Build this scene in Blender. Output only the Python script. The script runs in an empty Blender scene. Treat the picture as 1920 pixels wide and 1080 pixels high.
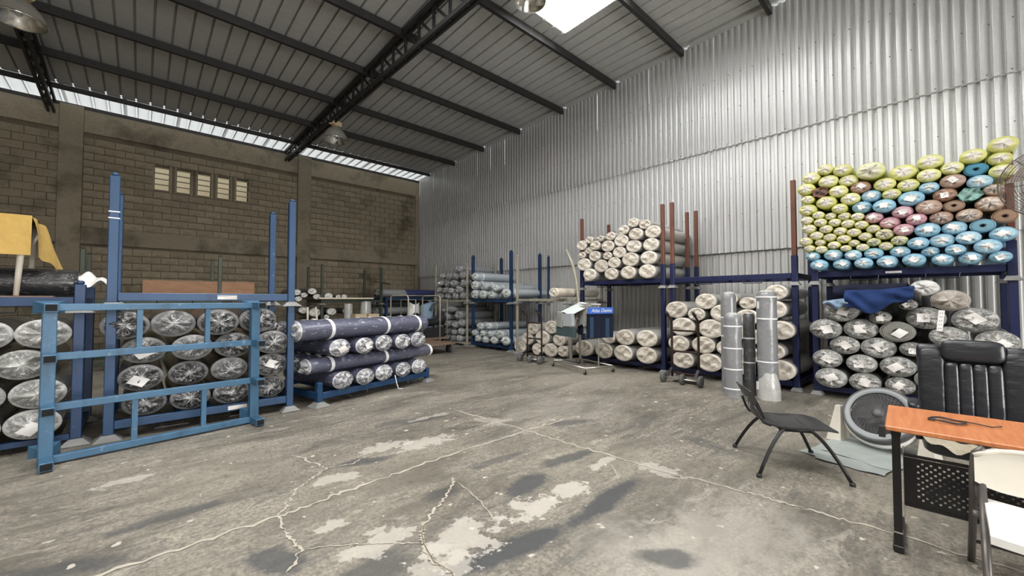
import bpy, math, random
from math import sin, cos, pi, radians, sqrt, atan2
from mathutils import Vector, Matrix
random.seed(7)
SC = bpy.context.scene
COL = SC.collection

# ------------------------------------------------------------------ camera
cam_d = bpy.data.cameras.new('camera')
cam = bpy.data.objects.new('camera', cam_d); COL.objects.link(cam)
cam_d.sensor_width = 36.0; cam_d.lens = 14.175; cam_d.clip_start = .05; cam_d.clip_end = 200
cam.location = (0, 0, 1.5)
cam.rotation_euler = (radians(90) + math.atan(22 / 756.), 0, -radians(42.7))
SC.camera = cam

# ------------------------------------------------------------------ view, sky and daylight
SC.view_settings.view_transform = 'Standard'; SC.view_settings.look = 'None'
SC.view_settings.exposure = 0.22; SC.view_settings.gamma = 1.0
SC.view_settings.use_curve_mapping = False
wd = bpy.data.worlds.new('overcast_sky'); SC.world = wd; wd.use_nodes = True
bg = wd.node_tree.nodes['Background']; bg.inputs[0].default_value = (.93, .97, 1, 1); bg.inputs[1].default_value = 1.6

def area(name, loc, rot, sx, sy, power, color=(1, .98, .95)):
    l = bpy.data.lights.new(name, 'AREA'); l.shape = 'RECTANGLE'; l.size = sx; l.size_y = sy
    l.energy = power; l.color = color
    o = bpy.data.objects.new(name, l); COL.objects.link(o); o.location = loc; o.rotation_euler = rot
    return o

ROOF0, SLOPE, YB, XM, XL, YF = 7.13, .030, 16.7, 9.5, -9.0, -9.0
def roof_z(y): return ROOF0 + SLOPE * (YB - y)
SKYLIGHTS = [(6.10, 7.32, 1.2, 5.75), (0.30, 1.52, -1.0, 8.2), (-5.49, -4.27, -6.0, 6.0)]   # x0, x1, y0, y1; middle one unseen, lengthened to brighten the far floor
for i, (x0, x1, y0, y1) in enumerate(SKYLIGHTS):
    ym = (y0 + y1) / 2
    area('skylight_daylight', ((x0 + x1) / 2, ym, roof_z(ym) + .35), (-SLOPE, 0, 0), x1 - x0, y1 - y0, (450, 1350, 900)[i])
area('doorway_daylight', (1.5, YF - .3, 2.3), (radians(90), 0, 0), 6.0, 4.4, 950)

# ------------------------------------------------------------------ mesh helpers
class MB:
    def __init__(s): s.v = []; s.f = []; s.m = []
    def add(s, vs, fs, mi=0):
        o = len(s.v); s.v += [tuple(v) for v in vs]; s.f += [tuple(i + o for i in f) for f in fs]; s.m += [mi] * len(fs); return s
    def box(s, c, size, rot=None, mi=0, ch=0.0):
        hx, hy, hz = size[0] / 2, size[1] / 2, size[2] / 2
        R = rot if rot is not None else Matrix.Identity(3)
        c = Vector(c)
        if ch <= 0:
            vs = [c + R @ Vector((a * hx, b * hy, d * hz)) for a in (-1, 1) for b in (-1, 1) for d in (-1, 1)]
            fs = [(0, 1, 3, 2), (4, 6, 7, 5), (0, 4, 5, 1), (2, 3, 7, 6), (0, 2, 6, 4), (1, 5, 7, 3)]
            return s.add(vs, fs, mi)
        h = (hx, hy, hz); ch = min(ch, .45 * min(size)); idx = {}; vs = []
        for a in (-1, 1):
            for b in (-1, 1):
                for d in (-1, 1):
                    for ax in range(3):
                        p = [a * (hx - ch), b * (hy - ch), d * (hz - ch)]
                        p[ax] = (a, b, d)[ax] * h[ax]
                        idx[(a, b, d, ax)] = len(vs); vs.append(c + R @ Vector(p))
        fs = []
        for a in (-1, 1):
            fs.append([idx[(a, b, d, 0)] for b, d in ((-1, -1), (1, -1), (1, 1), (-1, 1))])
            fs.append([idx[(b, a, d, 1)] for b, d in ((-1, -1), (1, -1), (1, 1), (-1, 1))])
            fs.append([idx[(b, d, a, 2)] for b, d in ((-1, -1), (1, -1), (1, 1), (-1, 1))])
        for a in (-1, 1):
            for b in (-1, 1):
                fs.append([idx[(a, b, -1, 0)], idx[(a, b, 1, 0)], idx[(a, b, 1, 1)], idx[(a, b, -1, 1)]])
                fs.append([idx[(a, -1, b, 0)], idx[(a, 1, b, 0)], idx[(a, 1, b, 2)], idx[(a, -1, b, 2)]])
                fs.append([idx[(-1, a, b, 1)], idx[(1, a, b, 1)], idx[(1, a, b, 2)], idx[(-1, a, b, 2)]])
                for d in (-1, 1): fs.append([idx[(a, b, d, 0)], idx[(a, b, d, 1)], idx[(a, b, d, 2)]])
        return s.add(vs, fs, mi)
    def bar(s, a, b, w, h=None, mi=0, up=(0, 0, 1)):
        a = Vector(a); b = Vector(b); d = b - a; L = d.length; d.normalize(); u = Vector(up)
        if abs(d.dot(u)) > .98: u = Vector((0, 1, 0))
        x = d.cross(u).normalized(); z = x.cross(d)
        R = Matrix((x, d, z)).transposed()
        return s.box((a + b) / 2, (w, L, h or w), R, mi)
    def tube(s, pts, r, n=10, mi=0, closed=False):
        P = [Vector(p) for p in pts]; N = len(P); rr = r if isinstance(r, (list, tuple)) else [r] * N
        vs = []; pu = None
        for i, p in enumerate(P):
            if closed: t = P[(i + 1) % N] - P[i - 1]
            else: t = P[min(i + 1, N - 1)] - P[max(i - 1, 0)]
            t.normalize()
            if pu is None:
                pu = Vector((0, 0, 1)) if abs(t.z) < .9 else Vector((1, 0, 0))
            x = t.cross(pu).normalized(); y = x.cross(t).normalized(); pu = y
            for k in range(n):
                a = 2 * pi * k / n; vs.append(p + x * (cos(a) * rr[i]) + y * (sin(a) * rr[i]))
        fs = []
        for i in range(N if closed else N - 1):
            j = (i + 1) % N
            for k in range(n):
                l = (k + 1) % n; fs.append((i * n + k, i * n + l, j * n + l, j * n + k))
        if not closed:
            fs.append(tuple(range(n))[::-1]); fs.append(tuple((N - 1) * n + k for k in range(n)))
        return s.add(vs, fs, mi)
    def lathe(s, prof, n=24, M=None, mi=0, cap0=True, cap1=True):
        """profile of (radius, height) turned about local z, placed by matrix M"""
        M = M or Matrix.Identity(4); vs = []; N = len(prof)
        for (r, h) in prof:
            for k in range(n):
                a = 2 * pi * k / n; vs.append(M @ Vector((r * cos(a), r * sin(a), h)))
        fs = []
        for i in range(N - 1):
            for k in range(n):
                l = (k + 1) % n; fs.append((i * n + k, i * n + l, (i + 1) * n + l, (i + 1) * n + k))
        if cap0: fs.append(tuple(range(n))[::-1])
        if cap1: fs.append(tuple((N - 1) * n + k for k in range(n)))
        return s.add(vs, fs, mi)
    def grid(s, fn, nu, nv, mi=0):
        vs = [fn(i / nu, j / nv) for i in range(nu + 1) for j in range(nv + 1)]
        fs = [(i * (nv + 1) + j, (i + 1) * (nv + 1) + j, (i + 1) * (nv + 1) + j + 1, i * (nv + 1) + j + 1) for i in range(nu) for j in range(nv)]
        return s.add(vs, fs, mi)
    def mesh(s, name, mats, smooth=False):
        me = bpy.data.meshes.new(name); me.from_pydata(s.v, [], s.f)
        for m in (mats if isinstance(mats, (list, tuple)) else [mats]): me.materials.append(m)
        if max(s.m, default=0): me.polygons.foreach_set('material_index', s.m)
        if smooth:
            me.polygons.foreach_set('use_smooth', [True] * len(me.polygons))
            if smooth != True: me.set_sharp_from_angle(angle=radians(smooth))
        me.update(); return me
    def build(s, name, mats, parent=None, smooth=False):
        return link(name, s.mesh(name, mats, smooth), parent)

def link(name, me, parent=None, loc=None, rot=None, scale=None):
    o = bpy.data.objects.new(name, me); COL.objects.link(o)
    if parent is not None: o.parent = parent
    if loc is not None: o.location = loc
    if rot is not None: o.rotation_euler = rot
    if scale is not None: o.scale = scale
    return o
def tag(o, label=None, cat=None, group=None, kind=None):
    if label: o['label'] = label
    if cat: o['category'] = cat
    if group: o['group'] = group
    if kind: o['kind'] = kind
    return o
def thing(name, label, cat, loc=(0, 0, 0), rz=0, group=None):
    o = bpy.data.objects.new(name, None); COL.objects.link(o); o.empty_display_size = .1
    o.location = loc; o.rotation_euler = (0, 0, rz)
    return tag(o, label, cat, group)
def copy_tree(o, parent=None, loc=None, rz=None):
    c = o.copy(); COL.objects.link(c)
    if parent is not None: c.parent = parent
    if loc is not None: c.location = loc
    if rz is not None: c.rotation_euler = (0, 0, rz)
    for ch in list(o.children): copy_tree(ch, c)
    return c
def RX(a): return Matrix.Rotation(a, 3, 'X')
def RY(a): return Matrix.Rotation(a, 3, 'Y')
def RZ(a): return Matrix.Rotation(a, 3, 'Z')

# ------------------------------------------------------------------ node helpers
class G:
    def __init__(s, name):
        s.mat = bpy.data.materials.new(name); s.mat.use_nodes = True; s.t = s.mat.node_tree; s.N = s.t.nodes; s.L = s.t.links
        s.b = s.N['Principled BSDF']; s.out = s.N['Material Output']
    def put(s, sock, v):
        if isinstance(v, (int, float)): sock.default_value = v
        elif isinstance(v, tuple): sock.default_value = v if len(v) == len(sock.default_value) else (*v, 1)
        else: s.L.new(v, sock)
    def m(s, op, a, b=0.0, c=None):
        n = s.N.new('ShaderNodeMath'); n.operation = op; s.put(n.inputs[0], a); s.put(n.inputs[1], b)
        if c is not None: s.put(n.inputs[2], c)
        return n.outputs[0]
    def vm(s, op, a, b=(0, 0, 0)):
        n = s.N.new('ShaderNodeVectorMath'); n.operation = op; s.put(n.inputs[0], a)
        if op != 'LENGTH': s.put(n.inputs[1], b)
        return n.outputs['Value'] if op == 'LENGTH' else n.outputs[0]
    def obj(s):
        if not hasattr(s, '_o'): s._o = s.N.new('ShaderNodeTexCoord').outputs['Object']
        return s._o
    def rnd(s):
        if not hasattr(s, '_r'): s._r = s.N.new('ShaderNodeObjectInfo').outputs['Random']
        return s._r
    def xyz(s, v):
        n = s.N.new('ShaderNodeSeparateXYZ'); s.put(n.inputs[0], v); return n.outputs
    def comb(s, x, y, z):
        n = s.N.new('ShaderNodeCombineXYZ'); s.put(n.inputs[0], x); s.put(n.inputs[1], y); s.put(n.inputs[2], z); return n.outputs[0]
    def noise(s, vec, scale, detail=3, rough=.55, dist=0.0):
        n = s.N.new('ShaderNodeTexNoise'); s.put(n.inputs['Vector'], vec); s.put(n.inputs['Scale'], scale)
        n.inputs['Detail'].default_value = detail; n.inputs['Roughness'].default_value = rough; n.inputs['Distortion'].default_value = dist
        return n.outputs['Fac']
    def ramp(s, fac, *stops):
        n = s.N.new('ShaderNodeValToRGB'); s.put(n.inputs[0], fac); e = n.color_ramp.elements
        while len(e) < len(stops): e.new(.5)
        for i, (p, c) in enumerate(stops):
            e[i].position = p; e[i].color = (c, c, c, 1) if isinstance(c, (int, float)) else (*c, 1)
        return n.outputs[0]
    def mix(s, fac, a, b, mode='MIX'):
        n = s.N.new('ShaderNodeMix'); n.data_type = 'RGBA'; n.blend_type = mode; n.clamp_factor = True
        s.put(n.inputs[0], fac); s.put(n.inputs[6], a); s.put(n.inputs[7], b); return n.outputs[2]
    def bump(s, h, strength=.3, dist=.01):
        n = s.N.new('ShaderNodeBump'); s.put(n.inputs['Height'], h); n.inputs['Strength'].default_value = strength
        n.inputs['Distance'].default_value = dist; s.L.new(n.outputs[0], s.b.inputs['Normal']); return s
    def base(s, c): s.put(s.b.inputs['Base Color'], c); return s
    def set(s, rough=.6, metal=0.0, spec=.5, coat=0.0):
        s.put(s.b.inputs['Roughness'], rough); s.put(s.b.inputs['Metallic'], metal)
        s.put(s.b.inputs['Specular IOR Level'], spec); s.put(s.b.inputs['Coat Weight'], coat); s.b.inputs['Coat Roughness'].default_value = .12
        return s
    def offs(s, k=37.0):       # object coordinates shifted per object
        return s.vm('ADD', s.obj(), s.comb(s.m('MULTIPLY', s.rnd(), k), s.m('MULTIPLY', s.rnd(), k * 1.7), 0.0))
def mixc(a, b, t): return tuple(x + (y - x) * t for x, y in zip(a, b))
def simple(name, c, rough=.6, metal=0.0, var=.25, scale=6.0, bump=.0, wear=None, wearamt=.62, rnd=0.0, spec=.5, stretch=None):
    g = G(name); v = g.offs()
    if stretch: v = g.vm('MULTIPLY', v, stretch)
    n = g.noise(v, scale, 4)
    col = g.mix(n, tuple(x * (1 - var) for x in c), tuple(min(1, x * (1 + var)) for x in c))
    if wear:
        w = g.ramp(g.noise(v, scale * 2.3, 5, .7), (wearamt, 0.0), (wearamt + .06, 1.0)); col = g.mix(w, col, wear)
    if rnd:
        col = g.mix(rnd, col, g.mix(g.rnd(), tuple(x * .45 for x in c), tuple(min(1, x * 1.5) for x in c)))
    g.base(col).set(rough, metal, spec)
    if bump: g.bump(g.noise(v, scale * 4, 4), bump, .01)
    return g.mat

M = {}
# structure
def floor_mat():
    g = G('worn_concrete_floor'); o = g.obj()
    warp = g.noise(o, 1.1, 4, .6)
    s1 = g.noise(g.vm('MULTIPLY', o, (.55, 1.5, 1)), 1.6, 6, .68, .6)
    s2 = g.noise(g.vm('MULTIPLY', o, (1.4, 5.5, 1)), 2.2, 5, .7, .4)
    s3 = g.noise(o, 38, 4, .75)
    s4 = g.noise(o, .33, 3)
    c = g.mix(g.ramp(s1, (.32, 0.0), (.68, 1.0)), (.105, .094, .074), (.365, .33, .272))
    c = g.mix(g.m('MULTIPLY', g.ramp(s2, (.50, 0.0), (.66, 1.0)), .75), c, (.085, .084, .08))
    c = g.mix(g.ramp(s3, (.36, .85), (.60, 0.0)), c, (.075, .07, .06))
    c = g.mix(g.m('MULTIPLY', g.ramp(s4, (.45, 0.0), (.65, 1.0)), .35), c, (.36, .325, .255))
    pp = g.ramp(g.noise(g.vm('MULTIPLY', o, (.7, 1.6, 1)), 3.1, 6, .7, .8), (.60, 0.0), (.64, 1.0)); c = g.mix(g.m('MULTIPLY', pp, .45), c, (.40, .37, .315))
    c = g.mix(g.ramp(g.noise(o, 13, 5, .75), (.30, .75), (.50, 0.0)), c, (.075, .07, .06))
    e = g.noise(o, 5.5, 5, .65); fine = g.noise(o, 24, 3, .6)
    xy = g.xyz(o)
    def blob(x, y, rx, ry, soft=.12, k=1.5, rot=0.0):
        dx = g.m('SUBTRACT', xy[0], x); dy = g.m('SUBTRACT', xy[1], y)
        ca, sa = cos(rot), sin(rot)
        u = g.m('ADD', g.m('MULTIPLY', dx, ca / rx), g.m('MULTIPLY', dy, sa / rx))
        v = g.m('ADD', g.m('MULTIPLY', dx, -sa / ry), g.m('MULTIPLY', dy, ca / ry))
        d = g.m('SQRT', g.m('ADD', g.m('MULTIPLY', u, u), g.m('MULTIPLY', v, v)))
        d = g.m('ADD', d, g.m('MULTIPLY', g.m('SUBTRACT', e, .5), k * 2)); d = g.m('ADD', d, g.m('MULTIPLY', g.m('SUBTRACT', fine, .5), k * .5))
        return g.ramp(d, (.85 - soft, 1.0), (.85 + soft * .4, 0.0))
    for (x, y, rx, ry, a) in ((2.7, .95, 1.0, .55, .5), (2.2, 1.2, .5, .6, .4), (4.4, 3.6, 1.3, .9, .25), (6.0, 4.6, 1.2, 1.0, .25)):
        c = g.mix(g.m('MULTIPLY', blob(x, y, rx, ry, .5, .8), a), c, (.40, .375, .33))
    for (x, y, rx, ry, rot, a) in DARK:
        c = g.mix(g.m('MULTIPLY', blob(x, y, rx * 1.1, ry * 1.1, .28, .65, rot), min(1, a * 1.15)), c, (.056, .058, .060))
    for (x, y, rx, ry, a) in LIGHT:
        c = g.mix(g.m('MULTIPLY', blob(x, y, rx, ry, .10, 1.8), a * .8), c, (.47, .44, .39))
    sp = g.ramp(g.noise(o, 9, 2, .5), (.70, 0.0), (.725, 1.0)); c = g.mix(g.m('MULTIPLY', sp, .8), c, (.55, .51, .44))
    g.base(c).set(.55); g.put(g.b.inputs['Roughness'], g.ramp(s1, (.3, .42), (.7, .72)))
    g.bump(g.m('ADD', g.noise(o, 30, 5, .7), g.m('MULTIPLY', s2, .6)), .4, .012)
    return g.mat
DARK = [(1.67, 1.82, .55, .11, -.15, .9), (2.62, 1.77, .55, .10, .1, .85), (2.36, 2.36, .32, .12, .1, .8), (2.6, 4.5, .42, .09, 0, .6), (3.0, 2.48, .42, .09, -.1, .7),
        (.2, 3.7, .42, .09, .05, .6), (1.75, 2.7, .16, .1, 0, .6), (-.25, 3.37, .3, .1, -.4, .6), (2.28, 1.15, .22, .1, -.7, .7), (2.3, 4.62, .3, .1, 0, .5), (2.5, 2.9, .4, .08, -.1, .5),
        (.6, 2.66, .25, .12, -1, .7), (3.9, 3.17, .35, .11, -.4, .6), (4.35, 1.7, .35, .13, 1.3, .45), (1.55, 3.72, .3, .1, -.3, .7), (1.0, 2.2, .35, .16, .3, .55), (4.6, 2.6, .5, .13, .2, .35), (5.2, 4.6, .7, .13, .1, .3)]
LIGHT = [(2.52, 2.05, .17, .15, .95), (2.12, 2.06, .24, .15, .95), (1.53, 2.1, .3, .2, .85), (1.13, 2.42, .24, .15, .8), (2.24, 3.78, .36, .17, .75), (1.88, 3.93, .3, .12, .7), (-.04, 4.67, .22, .07, .7),
         (.96, 2.82, .10, .08, .8), (3.2, 2.2, .22, .07, .8), (1.25, 3.52, .18, .10, .7), (3.4, 1.75, .12, .2, .7), (1.3, 1.95, .2, .2, .7), (3.25, 3.9, .2, .22, .5), (2.75, 4.55, .3, .06, .6)]
M['floor'] = floor_mat()
M['screw'] = simple('grey_screw_head', (.12, .12, .12), .5, .4)
M['crack'] = simple('pale_joint_filler', (.40, .365, .305), .8, var=.35, scale=18)
def block_mat(name, a, b, dirt_shade=(.06, .05, .037)):
    g = G(name); v = g.offs(11); o = g.obj()
    n = g.noise(v, 3.5, 5, .65); c = g.mix(n, a, b)
    c = g.mix(g.m('MULTIPLY', g.rnd(), .5), c, mixc(a, (.04, .035, .028), .4))
    c = g.mix(g.ramp(g.noise(o, 1.1, 4, .6), (.52, 0.0), (.72, .75)), c, dirt_shade)
    c = g.mix(g.ramp(g.noise(v, 40, 3, .7), (.3, .5), (.5, 0.0)), c, dirt_shade)
    g.base(c).set(.92, spec=.2); g.bump(g.noise(v, 22, 5, .75), .55, .015); return g.mat
M['block'] = block_mat('grey_brown_concrete_block', (.25, .21, .147), (.39, .335, .24))
M['mortar'] = block_mat('dark_mortar', (.155, .13, .093), (.215, .18, .13))
M['concrete'] = block_mat('stained_cast_concrete', (.24, .205, .148), (.385, .335, .25))
def zinc(name, a, b, rough, metal, streak=1.0):
    g = G(name); v = g.offs(5)
    n = g.noise(g.vm('MULTIPLY', v, (1, 2.5, .35)), 3.2, 5, .65); c = g.mix(n, a, b)
    c = g.mix(g.ramp(g.noise(v, 45, 2), (.36, .15), (.5, 0.0)), c, tuple(x * .55 for x in a))
    g.base(c).set(rough, metal); g.bump(g.noise(v, 3, 2), .03, .01); return g.mat
M['wall_zinc'] = zinc('galvanised_wall_sheet', (.62, .625, .63), (.70, .705, .71), .38, .40)
M['wall_zinc_low'] = zinc('dull_galvanised_sheet', (.58, .58, .57), (.67, .67, .655), .42, .35)  # lower tier: slightly darker and rougher than the sheets above
M['roof_zinc'] = zinc('dull_roof_sheet', (.42, .42, .41), (.58, .58, .565), .5, .15)
def translucent(name, col, trans, amt=.75):
    g = G(name); t = g.N.new('ShaderNodeBsdfTranslucent'); t.inputs[0].default_value = (*col, 1)
    d = g.N.new('ShaderNodeBsdfDiffuse'); d.inputs[0].default_value = (*col, 1)
    tp = g.N.new('ShaderNodeBsdfTransparent'); tp.inputs[0].default_value = (1, 1, 1, 1)
    a = g.N.new('ShaderNodeMixShader'); a.inputs[0].default_value = amt; g.L.new(d.outputs[0], a.inputs[1]); g.L.new(t.outputs[0], a.inputs[2])
    b = g.N.new('ShaderNodeMixShader'); b.inputs[0].default_value = trans; g.L.new(a.outputs[0], b.inputs[1]); g.L.new(tp.outputs[0], b.inputs[2])
    g.L.new(b.outputs[0], g.out.inputs[0]); return g.mat
M['skylight'] = translucent('clear_skylight_sheet', (.9, .9, .88), .72)
M['eave_sheet'] = translucent('milky_eave_sheet', (.52, .52, .50), .03, .8)
M['steel_dark'] = simple('dark_painted_steel', (.028, .026, .026), .5, .2, .35, 5, wear=(.10, .085, .07), wearamt=.66)
# racks
def paint(name, c, wear=(.30, .32, .34), amt=.64, dark=.45, rough=.45):
    g = G(name); v = g.offs(13)
    n = g.noise(v, 2.5, 5, .65); col = g.mix(n, tuple(x * .62 for x in c), tuple(min(1, x * 1.35) for x in c))
    col = g.mix(g.ramp(g.noise(v, 11, 6, .75), (amt, 0.0), (amt + .07, .8)), col, wear)
    col = g.mix(g.ramp(g.noise(g.vm('MULTIPLY', v, (1, 1, .3)), 7, 4), (.3, .6), (.45, 0.0)), col, tuple(x * dark for x in c))
    g.base(col).set(rough, .1); g.bump(g.noise(v, 30, 3), .08, .005); return g.mat
M['blue'] = paint('worn_blue_paint', (.013, .052, .130))
M['light_blue'] = paint('faded_light_blue_paint', (.046, .128, .225), wear=(.26, .32, .35), amt=.6)
M['navy'] = paint('dark_navy_paint', (.010, .015, .062), wear=(.10, .11, .17), amt=.68)
M['mid_blue'] = paint('royal_blue_paint', (.010, .036, .10))
M['red_ox'] = paint('red_oxide_paint', (.155, .06, .038), wear=(.24, .14, .10), amt=.62)
M['tan_steel'] = paint('tan_grey_paint', (.34, .32, .26), wear=(.16, .14, .11), amt=.6)
M['green'] = paint('dark_green_paint', (.045, .062, .042), wear=(.14, .15, .12), amt=.66)
M['foot_grey'] = simple('scuffed_grey_foot', (.21, .21, .205), .6, .2, .3, 8)
M['hole'] = simple('painted_hollow', (.006, .006, .007), .9)  # near-black colour stands in for the shade inside hollows
M['black_steel'] = simple('black_steel', (.018, .017, .018), .38, .3, .3, 8, wear=(.09, .08, .075), wearamt=.68)
M['rust_steel'] = simple('dark_brown_painted_steel', (.045, .024, .020), .45, .3, .4, 9, wear=(.13, .05, .03), wearamt=.6)
M['hub'] = simple('grey_hub', (.14, .14, .135), .5, .4)
M['chrome'] = simple('dull_chrome', (.62, .60, .56), .28, .85, .2, 12)
M['alu'] = simple('spun_aluminium', (.72, .72, .70), .16, 1.0, .06, 3)
M['alu_out'] = simple('dusty_lamp_shell', (.36, .345, .31), .6, .3, .2, 6)
M['ballast'] = simple('cream_ballast_box', (.66, .52, .33), .6, 0, .15, 8)
M['rubber'] = simple('black_rubber', (.022, .022, .023), .7, 0, .3, 10)
M['grey_rubber'] = simple('worn_grey_rubber', (.10, .10, .098), .75, 0, .35, 8)
M['white_plastic'] = simple('white_plastic', (.80, .79, .76), .4, 0, .06, 4)
M['cream_plastic'] = simple('cream_plastic', (.66, .62, .54), .42, 0, .12, 5)
M['black_plastic'] = simple('black_plastic', (.022, .022, .024), .36, 0, .25, 6)
M['grey_plastic'] = simple('light_grey_plastic', (.42, .45, .47), .4, 0, .1, 4)
M['dark_grey_plastic'] = simple('dark_grey_plastic', (.07, .07, .07), .45, 0, .2, 7)
M['wire'] = simple('dull_wire', (.19, .165, .145), .45, .6, .2, 20)
def leather():
    g = G('black_leather'); v = g.obj()
    n = g.noise(v, 5, 4); f = g.noise(v, 90, 3)
    g.base(g.mix(n, (.011, .012, .015), (.028, .030, .036))).set(.30, 0, .6)
    g.bump(g.m('ADD', g.m('MULTIPLY', g.noise(g.vm('MULTIPLY', v, (1, .7, 2.0)), 9, 2, .5), 1.2), g.m('MULTIPLY', f, .12)), .28, .02); return g.mat
M['leather'] = leather()
M['foam'] = simple('torn_pale_foam', (.70, .64, .50), .9, 0, .3, 14, bump=.5)
def wood(name, a, b, stretch, scale=3.0, rough=.4):
    g = G(name); v = g.vm('MULTIPLY', g.obj(), stretch)
    n = g.noise(v, scale, 5, .6, .5); n2 = g.noise(g.vm('MULTIPLY', v, (3, 3, 3)), scale * 3, 3)
    c = g.mix(g.ramp(n, (.35, 0.0), (.65, 1.0)), a, b); c = g.mix(g.m('MULTIPLY', n2, .35), c, tuple(x * .6 for x in a))
    g.base(c).set(rough); return g.mat
M['orange_wood'] = wood('orange_wood_laminate', (.50, .165, .058), (.64, .25, .10), (14, 1.2, 4), 3, .38)
M['plywood'] = wood('reddish_plywood', (.33, .165, .085), (.46, .25, .14), (1.0, 4, 3.0), 2.4, .6)
M['brown_board'] = wood('brown_board', (.16, .105, .075), (.25, .17, .12), (2, 6, 2), 2.4, .7)
M['pale_board'] = simple('pale_board', (.78, .72, .58), .7, 0, .15, 4)
M['carton'] = simple('plain_carton', (.56, .46, .32), .8, 0, .1, 5)
M['paper'] = simple('white_paper', (.80, .79, .77), .7, 0, .08, 9)
def printed():
    g = G('printed_paper'); o = g.xyz(g.obj())
    lines = g.m('FRACT', g.m('MULTIPLY', o[2], 9.0)); n = g.noise(g.vm('MULTIPLY', g.obj(), (1, 14, 9)), 2.2, 2)
    k = g.m('MULTIPLY', g.m('GREATER_THAN', lines, .62), g.ramp(n, (.46, 0.0), (.5, 1.0)))
    g.base(g.mix(g.m('MULTIPLY', k, .55), (.80, .77, .74), (.25, .23, .24))).set(.6); return g.mat
M['label'] = printed()
M['pink_label'] = simple('pinkish_label', (.72, .62, .58), .6, 0, .1, 8)
M['red_mark'] = simple('red_mark', (.62, .05, .06), .6)
def cloth(name, c, scale=5, rough=.9, bump=.35, var=.25):
    g = G(name); v = g.obj(); n = g.noise(v, scale, 4)
    g.base(g.mix(n, tuple(x * (1 - var) for x in c), tuple(min(1, x * (1 + var)) for x in c))).set(rough, 0, .2)
    g.bump(g.noise(v, scale * 3, 4), bump, .02); return g.mat
M['yellow_cloth'] = cloth('mustard_cloth', (.47, .31, .095))
M['blue_cloth'] = cloth('bright_blue_cloth', (.016, .036, .12), 3, var=.55)
M['dark_cloth'] = cloth('near_black_cloth', (.012, .014, .03))
M['sky_cloth'] = cloth('light_blue_cloth', (.22, .31, .42))
M['denim'] = cloth('dark_denim', (.012, .017, .035), 9)
M['denim2'] = cloth('blue_denim', (.03, .06, .11), 9)
M['grey_cloth'] = cloth('grey_cloth', (.30, .30, .28))
M['sage_cloth'] = cloth('grey_green_cloth', (.30, .35, .33))
M['pale_cloth'] = cloth('pale_green_white_cloth', (.60, .66, .64))
M['slate_cloth'] = cloth('dark_slate_cloth', (.06, .09, .10))
M['header_blue'] = simple('bright_blue_header', (.045, .14, .55), .5, 0, .15, 6)
M['sheet'] = simple('grey_green_sheet', (.29, .32, .305), .6, 0, .25, 5, bump=.2)
M['white'] = simple('white_paint', (.82, .82, .80), .6)
M['pale_leg'] = simple('white_painted_leg', (.74, .68, .58), .5, 0, .12, 8)
def film(name, c, streak=.5, rough=.25, st=(1.5, 3.2, 3.2)):
    g = G(name); v = g.offs(9)
    s = g.ramp(g.noise(g.vm('MULTIPLY', v, st), 3.2 if st[0] < 3 else 1.0, 5, .7, 1.4 if st[0] < 3 else .5), (.56 if st[0] < 3 else .60, 0.0), (.68, 1.0))
    col = g.mix(g.m('MULTIPLY', s, streak), c, (.72, .72, .72)); g.base(col).set(rough, 0, .6, .3)  # pale streaks paint glints along the film folds
    g.bump(g.noise(v if st[0] < 3 else g.vm('MULTIPLY', v, st), 6 if st[0] < 3 else 1.6, 4, .6, 1.0), .5, .02); return g.mat
M['clear_wrap'] = film('clear_crumpled_wrap', (.42, .42, .40), .7, .2)
M['white_wrap'] = film('white_crumpled_wrap', (.70, .69, .66), .5, .3)
M['strap'] = simple('white_strap', (.78, .78, .78), .5)

# ================================================================== SETTING
floor = MB().add([(XL, YF, 0), (XM + .3, YF, 0), (XM + .3, YB + .3, 0), (XL, YB + .3, 0)], [(0, 1, 2, 3)]).build('floor', M['floor'])
tag(floor, 'worn grey concrete floor with pale joints, cracks and dark smears', kind='structure')
def strip(name, pts, w, parent, z=.003, sub=16, jit=.75):
    rng = random.Random(int(pts[0][0] * 1000) + len(pts)); P = []
    for a, b in zip(pts[:-1], pts[1:]):
        for k in range(sub): P.append(Vector((a[0] + (b[0] - a[0]) * k / sub, a[1] + (b[1] - a[1]) * k / sub, 0)))
    P.append(Vector((*pts[-1], 0))); vs = []; fs = []
    for i, p in enumerate(P):
        t = (P[min(i + 1, len(P) - 1)] - P[max(i - 1, 0)]).normalized(); n = Vector((-t.y, t.x, 0))
        e = min(1, .25 + min(i, len(P) - 1 - i) * .3); w2 = w * .62; c = n * rng.uniform(-.55, .55) * w
        vs += [p + c + n * w2 * e * rng.uniform(1 - jit, 1 + jit) / 2 + Vector((0, 0, z)), p + c - n * w2 * e * rng.uniform(1 - jit, 1 + jit) / 2 + Vector((0, 0, z))]
        if i: fs.append((2 * i - 2, 2 * i - 1, 2 * i + 1, 2 * i))
    return MB().add(vs, fs).build(name, M['crack'], parent)
JA = [(-1.2, 3.13), (-.12, 3.17), (.74, 3.18), (1.18, 3.23), (1.97, 3.29), (3.28, 3.33), (4.3, 3.28)]
JB = [(3.19, 4.65), (3.28, 3.33), (3.35, 2.29), (3.40, 1.70), (3.50, 1.13), (3.53, .73), (3.58, .36), (3.62, -.6)]
strip('floor_joint', JA, .040, floor); strip('floor_joint', JB, .034, floor)
strip('floor_crack', [(1.11, 4.36), (1.23, 3.89), (1.25, 3.79), (1.1, 3.66), (.96, 3.55), (.84, 3.36), (.74, 3.18), (.71, 2.89), (.74, 2.67), (.62, 2.48)], .028, floor, .004, 11, .9)
strip('floor_crack', [(1.25, 3.79), (1.45, 3.73), (1.71, 3.85)], .018, floor, .004, 11, .9)
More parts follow.
